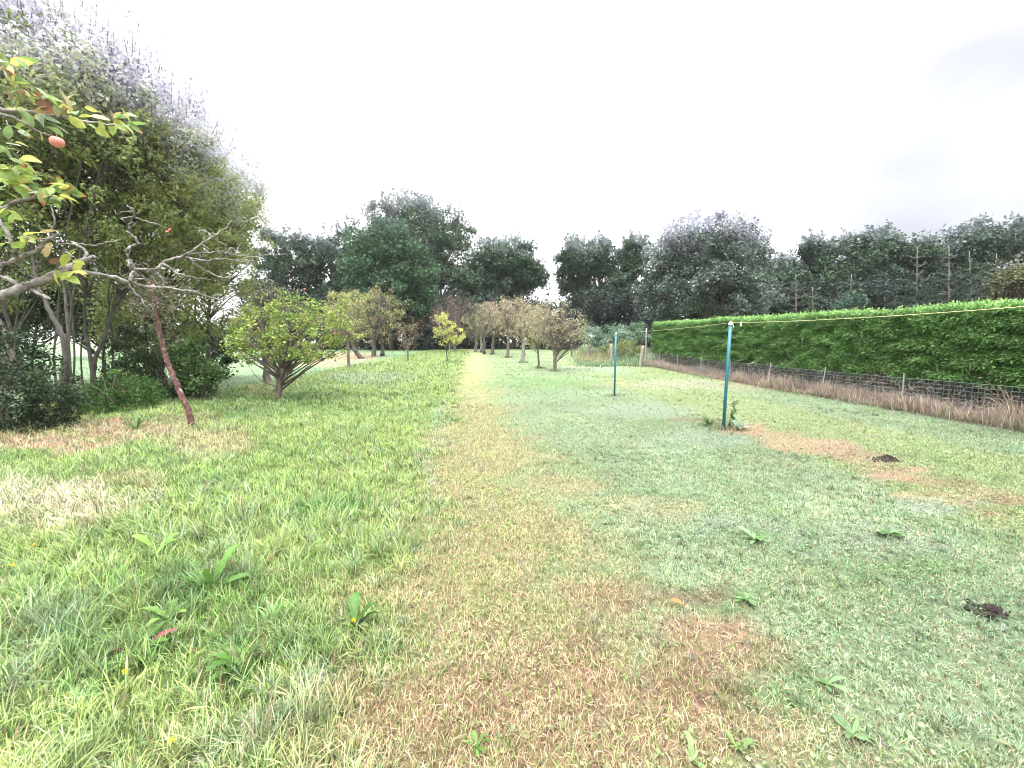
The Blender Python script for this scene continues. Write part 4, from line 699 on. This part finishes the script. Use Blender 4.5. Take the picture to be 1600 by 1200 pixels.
# ---------------------------------------------------------------- posts and washing line
def post(label, px, py, top_py, group='teal washing line posts', lean=0.):
    b = gp(px, py) if isinstance(px, (int, float)) else px; Y0 = b[1]
    t = b + np.array([lean, 0, top_py]); root = empty('washing_line_post', b, label, 'post', group); m = MB(); P = [b - [0, 0, .3], b + (t - b) * .5, t]; m.tube(P, .026, 12); m.build('pole', M_teal, root, smooth=True)
    c = MB(); c.tube([t + [0, 0, -.012], t + [0, 0, .0], t + [0, 0, .02]], [.03, .03, .018], 12); c.build('cap', M_white, root, smooth=True)
    h = MB(); th = np.linspace(0, 2 * np.pi, 13); h.tube(np.stack([t[0] + .0 * th, t[1] + .022 * np.cos(th), t[2] + .03 + .022 * np.sin(th)], 1), .004, 5); h.build('hook', M_white, root, smooth=True); return t + np.array([0, 0, .03])
tA = post('near teal post of the washing line, with a weed at its foot', 1130, 670, 1.80, lean=.03)
tB = post('far teal post of the washing line, standing on open lawn', 960, 618, 1.72, lean=.0)
d_ = tA - tB; bC = tA + d_ * 1.25; bC[2] = float(zg(bC[1]))
tC = post('third teal washing line post standing just right of the view', bC, 0, 1.86)
def sagged(a, b, s, n=16):
    t = np.linspace(0, 1, n)[:, None]; P = a + (b - a) * t; P[:, 2] -= (4 * s * t * (1 - t))[:, 0]; return P
lr = empty('washing_line', tA, 'thin yellow washing line strung between the teal posts', 'line'); lb = MB(); lb.tube(sagged(tB, tA, .03), .002, 5); lb.build('rope', M_rope, lr)
lb = MB(); lb.tube(sagged(tA, tC, .07, 24), .0025, 5); lb.build('rope', M_rope, lr)
lb = MB()
rr = np.random.default_rng(3)
for q in range(3): th = np.linspace(0, 2 * np.pi, 10); lb.tube(tA + np.stack([.03 * np.cos(th), .03 * np.sin(th), -.03 + q * .012 + .008 * np.sin(th * 2)], 1), .005, 5)
lb.tube(curve([tA + [.02, -.02, -.02], tA + [.035, -.03, -.05], tA + [.03, -.03, -.09]], 4), .004, 5); lb.build('knot', M_white, lr)
pg = sagged(tA, tC, .07, 24)[1]; pr_ = empty('clothes_peg', pg, 'white clothes peg clipped on the line beside the near post', 'peg')
for s in (-1, 1): m = MB(); m.tube(curve([pg + [0, s * .003, .02], pg + [s * .004, s * .004, -.02], pg + [s * .014, s * .006, -.06]], 4), [.006, .007, .007, .006, .006, .005, .005, .004, .004], 6); m.build('arm', M_white, pr_)

# --- fence posts beyond the hedge end
def wpost(label, px, Yd, top, rad, m, lean=0, group='weathered posts of the far fence', name='fence_post', py=None):
    b = gx(px, Yd); t = at(px + lean, top, Yd); mbp = MB(); mbp.tube(curve([b - [0, 0, .25], (b + t) / 2, t], 3), np.linspace(rad * 1.05, rad * .95, 7), 7); return tag(mbp.build(name, m, origin=b, smooth=True), label, 'post', group)
wpost('leaning weathered wooden post at the far end of the hedge', 1000, 22.5, 540, .085, M_wood, lean=5)
wpost('thin grey metal pole behind the leaning wooden post', 1009, 24.2, 513, .045, M_steel, group=None, name='metal_pole', lean=1)
wpost('short grey wooden post showing beside the top of the far teal post', 955, 26, 538, .09, M_wood)
wpost('short dark wooden post in the weeds, between the dry apple tree and far teal post', 921, 29, 537, .08, M_brown)
wpost('smallest wooden post, just right of the nearest dry apple tree', 893, 33, 538, .08, M_brown)
# weeds and rough grass beyond
gb = MB(); r = np.random.default_rng(66); m = 9000
y = r.uniform(22.5, 40, m); x = (r.uniform(905, 1030, m) - 800) / F * y + r.normal(0, .3, m); k = fbm(x * .6, y * .4, 9)
cc = np.where((k > .5)[:, None], np.array([.17, .25, .14]), np.array([.24, .23, .12])) * r.uniform(.6, 1.3, (m, 1)); blades(gb, x, y, .25 + 1.1 * k * r.uniform(.3, 1, m) * sst(22.5, 30, y), np.full(m, .017), cc, r, 2, lean=.3)
tag(gb.build('tall_weeds', M_grass), kind='stuff')
shrub('pale green nettle thicket left of the hedge end', 32, 945, [(940, 526, 32, 46, 16, 1.6), (985, 522, 32, 34, 18, 1.5)], 401, [(.15, .24, .16), (.22, .31, .23), (.11, .17, .10)], n=150, per=40, leaf=.14, cr=.35, name='nettle_thicket', group=None)
shrub('yellowish bramble patch behind the leaning wooden post', 27, 975, [(975, 545, 27, 36, 12, 1)], 402, [(.20, .22, .08), (.14, .17, .06)], n=80, per=36, leaf=.10, cr=.25, name='bramble', group=None)

# ---------------------------------------------------------------- weeds, molehills, small things
WG = 'broad-leaved weeds in the lawn'
def rosette(label, px, py, n, L_, cols, seed, lift=.5, wid=.13, group=WG, name='weed_plant'):
    r = np.random.default_rng(seed); b = gp(px, py); b[2] = zgx(b[0], b[1]); m = MB(); up = np.array([0, 0, 1.])
    n = int(n * 1.5); L_ *= .95
    for q in range(n):
        a = q * 2.4 + r.uniform(-.4, .4); d = np.array([math.cos(a), math.sin(a), 0]); l = L_ * r.uniform(.35, 1.2); li = lift * r.uniform(.2, 1.7); tw = r.uniform(-.6, .6); t = np.linspace(0, 1, 8); sd = np.array([-d[1], d[0], 0])
        mid = b + np.outer(t * l * .85, d) + np.outer(l * (li * t - .55 * li * t * t), up) + [0, 0, .01]; w_ = l * wid * (np.sin(np.pi * np.clip(t, .02, .98) ** 1.25) ** .75) * (1 + .14 * np.sin(t * 26)) + .0015
        mid = mid + np.outer(tw * t * t * l * .5, sd); w_ = w_ * (1 + .18 * np.sin(t * 17 + q)) * r.uniform(.7, 1.2); lf = mid + np.outer(w_, sd) + np.outer(w_ * (.25 + tw * .6), up); rt = mid - np.outer(w_ * r.uniform(.7, 1), sd) + np.outer(w_ * (.25 - tw * .6), up); i = np.arange(7)[:, None]
        m.add(np.concatenate([mid, lf, rt]), [np.concatenate([i, i + 1, i + 9, i + 8], 1), np.concatenate([i + 16, i + 17, i + 1, i], 1)], np.array(cols[r.integers(len(cols))]) * r.uniform(.6, 1.3))
    return tag(m.build(name, M_weed, origin=b, smooth=True), label, 'weed', group)
DG = [(.065, .16, .025), (.09, .19, .035), (.05, .125, .022), (.12, .21, .05), (.09, .11, .04)]; DR = [(.09, .18, .05), (.11, .2, .07), (.14, .23, .10)]; PU = [(.20, .06, .07), (.26, .10, .10)]
rosette('tall dark dock clump standing highest in the left grass', 335, 925, 9, .20, DG, 1, lift=1.5, wid=.13)
rosette('dock with a dark red leaf, left of the tall dock clump', 268, 975, 10, .17, DG + [(.12, .09, .05)], 2, lift=.9)
rosette('broad dandelion with purple leaf low in the left grass', 215, 1030, 11, .17, DG + PU[:1], 3, lift=.7)
rosette('dandelion with brown-tipped leaves near the bottom left centre', 375, 1048, 9, .15, DG + [(.15, .12, .06)], 4, lift=1.)
rosette('upright leafy weed at the left edge of the brown path', 555, 985, 7, .15, DG, 5, lift=1.3, wid=.15)
rosette('fresh green leafy weed farther up the left grass', 248, 870, 9, .17, [(.16, .28, .05), (.12, .24, .04)], 6, lift=1.)
rosette('bright dandelion rosette on the right lawn beside brown thatch', 1292, 1072, 7, .09, DR, 7, lift=.6)
rosette('dandelion at the bottom edge on the brown thatch', 1150, 1168, 6, .07, [(.16, .26, .08), (.13, .2, .06)], 8, lift=.8)
rosette('pale green weed cut by the bottom edge of the photo', 1080, 1190, 5, .07, [(.18, .26, .10)], 9, lift=.8)
rosette('plantain clump in the middle of the right lawn', 1180, 845, 9, .14, DR, 10, lift=.6, wid=.14)
rosette('dark plantain clump right of the lawn centre', 1385, 838, 9, .15, DR, 11, lift=.6, wid=.14)
rosette('weed rosette beside the small soil spot on the right lawn', 1165, 940, 9, .09, [(.12, .22, .09), (.09, .18, .06)], 12, lift=.5)
rosette('green weed low on the path in the centre foreground', 745, 1165, 5, .06, DG, 13, lift=.7)
rosette('weed rosette in the bottom right corner area', 1330, 1150, 8, .09, [(.14, .23, .10), (.12, .2, .08)], 14, lift=.5)
rosette('dark weed tuft left of the near teal post', 1108, 664, 30, .26, [(.05, .10, .03), (.075, .13, .04)], 15, lift=1.0, wid=.06)
rosette('pale silvery grass tuft right at the near teal post', 1150, 668, 34, .36, [(.24, .33, .25), (.18, .27, .19)], 16, lift=.8, wid=.04)
rosette('dark green grass tuft under the left trees on the dry strip', 213, 672, 16, .3, [(.07, .13, .035), (.09, .16, .04)], 17, lift=1.3, wid=.06)
rosette('tall pinkish dry grass tuft at the right end of the fence', 1580, 664, 60, .62, [(.40, .28, .22), (.34, .24, .17), (.46, .38, .28)], 18, lift=1.5, wid=.012, name='grass_tuft')
# upright weed beside the post
def stalk():
    r = np.random.default_rng(4); b = gp(1140, 668); m = MB(); t = b + np.array([.10, 0, .45]); P = curve([b, b + [.02, 0, .2], t], 6); root = empty('weed_stalk', b, 'upright leafy weed growing right beside the near teal post', 'weed', None)
    m.tube(P, np.linspace(.006, .003, len(P)), 5, col=(.08, .13, .05)); m.build('stem', M_weed, root); l = MB()
    Q = np.repeat(P[3:], 4, 0); n = len(Q); leaves(l, Q, r.uniform(.06, .12, n), np.array([.055, .11, .035]) * r.uniform(.7, 1.4, (n, 1)), r, up=.6, aspect=.3); l.build('foliage', M_weed, root)
stalk()
M_stem = M_weed
def nettle_by_fence():
    r = np.random.default_rng(14)
    for q, (px, py, lab) in enumerate([(1078, 574, 'clump of green leafy weeds against the fence at the far part of the hedge'), (1390, 625, 'single climbing weed on the fence below the middle of the hedge')]):
        b = gp(px, py); root = empty('fence_weed', b, lab, 'weed', 'green weeds growing at the fence'); s = MB(); l = MB()
        for k in range(9 if q == 0 else 1):
            a = b + np.array([r.normal(0, .25) if q == 0 else 0, r.normal(0, .5) if q == 0 else 0, 0]); t = a + np.array([r.normal(0, .08), 0, r.uniform(.5, .75)]); P = curve([a, (a + t) / 2, t], 5); s = MB(); s.tube(P, np.linspace(.007, .003, len(P)), 4, col=(.10, .16, .06)); s.build('stem', M_weed, root)
            Q = np.repeat(P[2:], 5, 0); n = len(Q); leaves(l, Q + r.normal(0, .02, (n, 3)), r.uniform(.06, .13, n), np.array([.12, .22, .06]) * r.uniform(.6, 1.4, (n, 1)), r, aspect=.5)
        l.build('foliage', M_weed, root)
nettle_by_fence()
def molehill(label, px, py, rad, hgt, seed):
    b = gp(px, py); r = np.random.default_rng(seed); m = MB(); nr, na = 10, 24; V = [b + [0, 0, hgt]]
    for i in range(1, nr + 1):
        for j in range(na):
            a = j / na * 2 * np.pi; f = i / nr; rr_ = rad * f * (1 + .3 * math.sin(a * 2 + seed) + .12 * math.sin(a * 5)); V.append(b + [math.cos(a) * rr_, math.sin(a) * rr_ * .75, hgt * (1 - f ** 1.6) * r.uniform(.75, 1.25) - .012 * f])
    Fs = [np.array([[0, 1 + j, 1 + (j + 1) % na] for j in range(na)])]; q = []
    for i in range(nr - 1):
        for j in range(na): q.append([1 + i * na + j, 1 + (i + 1) * na + j, 1 + (i + 1) * na + (j + 1) % na, 1 + i * na + (j + 1) % na])
    m.add(V, Fs + [np.array(q)])
    for k in range(60):                               # crumbs
        a = r.uniform(0, 6.28); d = abs(r.normal(0, .7)) * rad; c = b + [math.cos(a) * d, math.sin(a) * d * .8, max(0, hgt * (1 - d / rad)) + .006]; s = r.uniform(.006, .02); V8 = r.normal(0, 1, (6, 3)); V8 = np.array([[1, 0, 0], [-1, 0, 0], [0, 1, 0], [0, -1, 0], [0, 0, 1], [0, 0, -1]]) * s * r.uniform(.6, 1.3, (6, 1)) + c
        m.add(V8, [np.array([[0, 2, 4], [2, 1, 4], [1, 3, 4], [3, 0, 4], [2, 0, 5], [1, 2, 5], [3, 1, 5], [0, 3, 5]])])
    return tag(m.build('molehill', M_soil, origin=b), label, 'molehill', 'molehills on the right lawn')
molehill('dark molehill beside the worn brown track, farther from the camera', 1386, 719, .14, .06, 1)
molehill('dark molehill near the right edge, closer to the camera', 1547, 958, .07, .035, 2)
def fallen(label, px, py, col, L_, ang, seed):
    r = np.random.default_rng(seed); b = gp(px, py) + [0, 0, .035]; d = np.array([math.cos(ang), math.sin(ang), .05]); s = np.array([-d[1], d[0], .2]); s = s / np.linalg.norm(s); t = np.linspace(0, 1, 9); w_ = np.sin(np.pi * np.clip(t, .02, .98)) ** .7 * L_ * .2
    mid = b + np.outer(t * L_, d) + np.outer(.1 * L_ * np.sin(t * 3), [0, 0, 1.]); m = MB(); i = np.arange(8)[:, None]; lf = mid + np.outer(w_, s) + np.outer(w_ * .3, [0, 0, 1.]); rt = mid - np.outer(w_, s) + np.outer(w_ * .3, [0, 0, 1.])
    m.add(np.concatenate([mid, lf, rt]), [np.concatenate([i, i + 1, i + 10, i + 9], 1), np.concatenate([i + 18, i + 19, i + 1, i], 1)], np.array(col)); return tag(m.build('fallen_leaf', M_near, origin=b, smooth=True), label, 'leaf')
fallen('long orange-brown fallen leaf lying on the thatch right of centre', 1046, 946, (.50, .17, .06), .075, -.7, 1)
fallen('dark red fallen leaf in the pale grass at the left edge', 17, 860, (.13, .02, .04), .07, .3, 2)
# small yellow flowers in the left grass
for q, (px, py, lab) in enumerate([(196, 1083, 'yellow dandelion flower in the lower left grass'), (22, 907, 'yellow dandelion flower at the left edge'), (552, 998, 'yellow dandelion flower beside the upright weed'), (270, 1196, 'yellow dandelion flower at the very bottom edge'), (55, 872, 'yellow dandelion flower below the pale straw patch')]):
    b = gp(px, py); r = np.random.default_rng(q); root = empty('dandelion', b, lab, 'flower', 'yellow flowers in the left grass'); m = MB(); t = b + [.005, 0, .10]; m.tube([b, b + [0, 0, .05], t], .0015, 4, col=(.12, .2, .06)); m.build('stem', M_weed, root)
    f = MB(); n = 30; leaves(f, np.tile(t, (n, 1)), r.uniform(.009, .014, n), np.tile([.75, .55, .02], (n, 1)), r, up=.4, aspect=.3, axis=np.tile([0, 0, 1.], (n, 1)), axw=.6); f.build('petal', M_weed, root)

# ---------------------------------------------------------------- damp air
def haze():
    m, t = mat('damp_air'); o = t.nodes.new('ShaderNodeOutputMaterial'); v = t.nodes.new('ShaderNodeVolumePrincipled'); v.inputs['Color'].default_value = (.93, .96, 1, 1); v.inputs['Density'].default_value = .00025; v.inputs['Anisotropy'].default_value = 0
    t.links.new(v.outputs[0], o.inputs['Volume']); b = MB(); x0, x1, y0, y1, z0, z1 = -950, 950, -70, 1560, -1.2, 32
    V = [(x, y, z) for z in (z0, z1) for y in (y0, y1) for x in (x0, x1)]; b.add(V, [np.array([[0, 2, 3, 1], [4, 5, 7, 6], [0, 1, 5, 4], [2, 6, 7, 3], [0, 4, 6, 2], [1, 3, 7, 5]])]); tag(b.build('haze', m), kind='stuff')
haze()
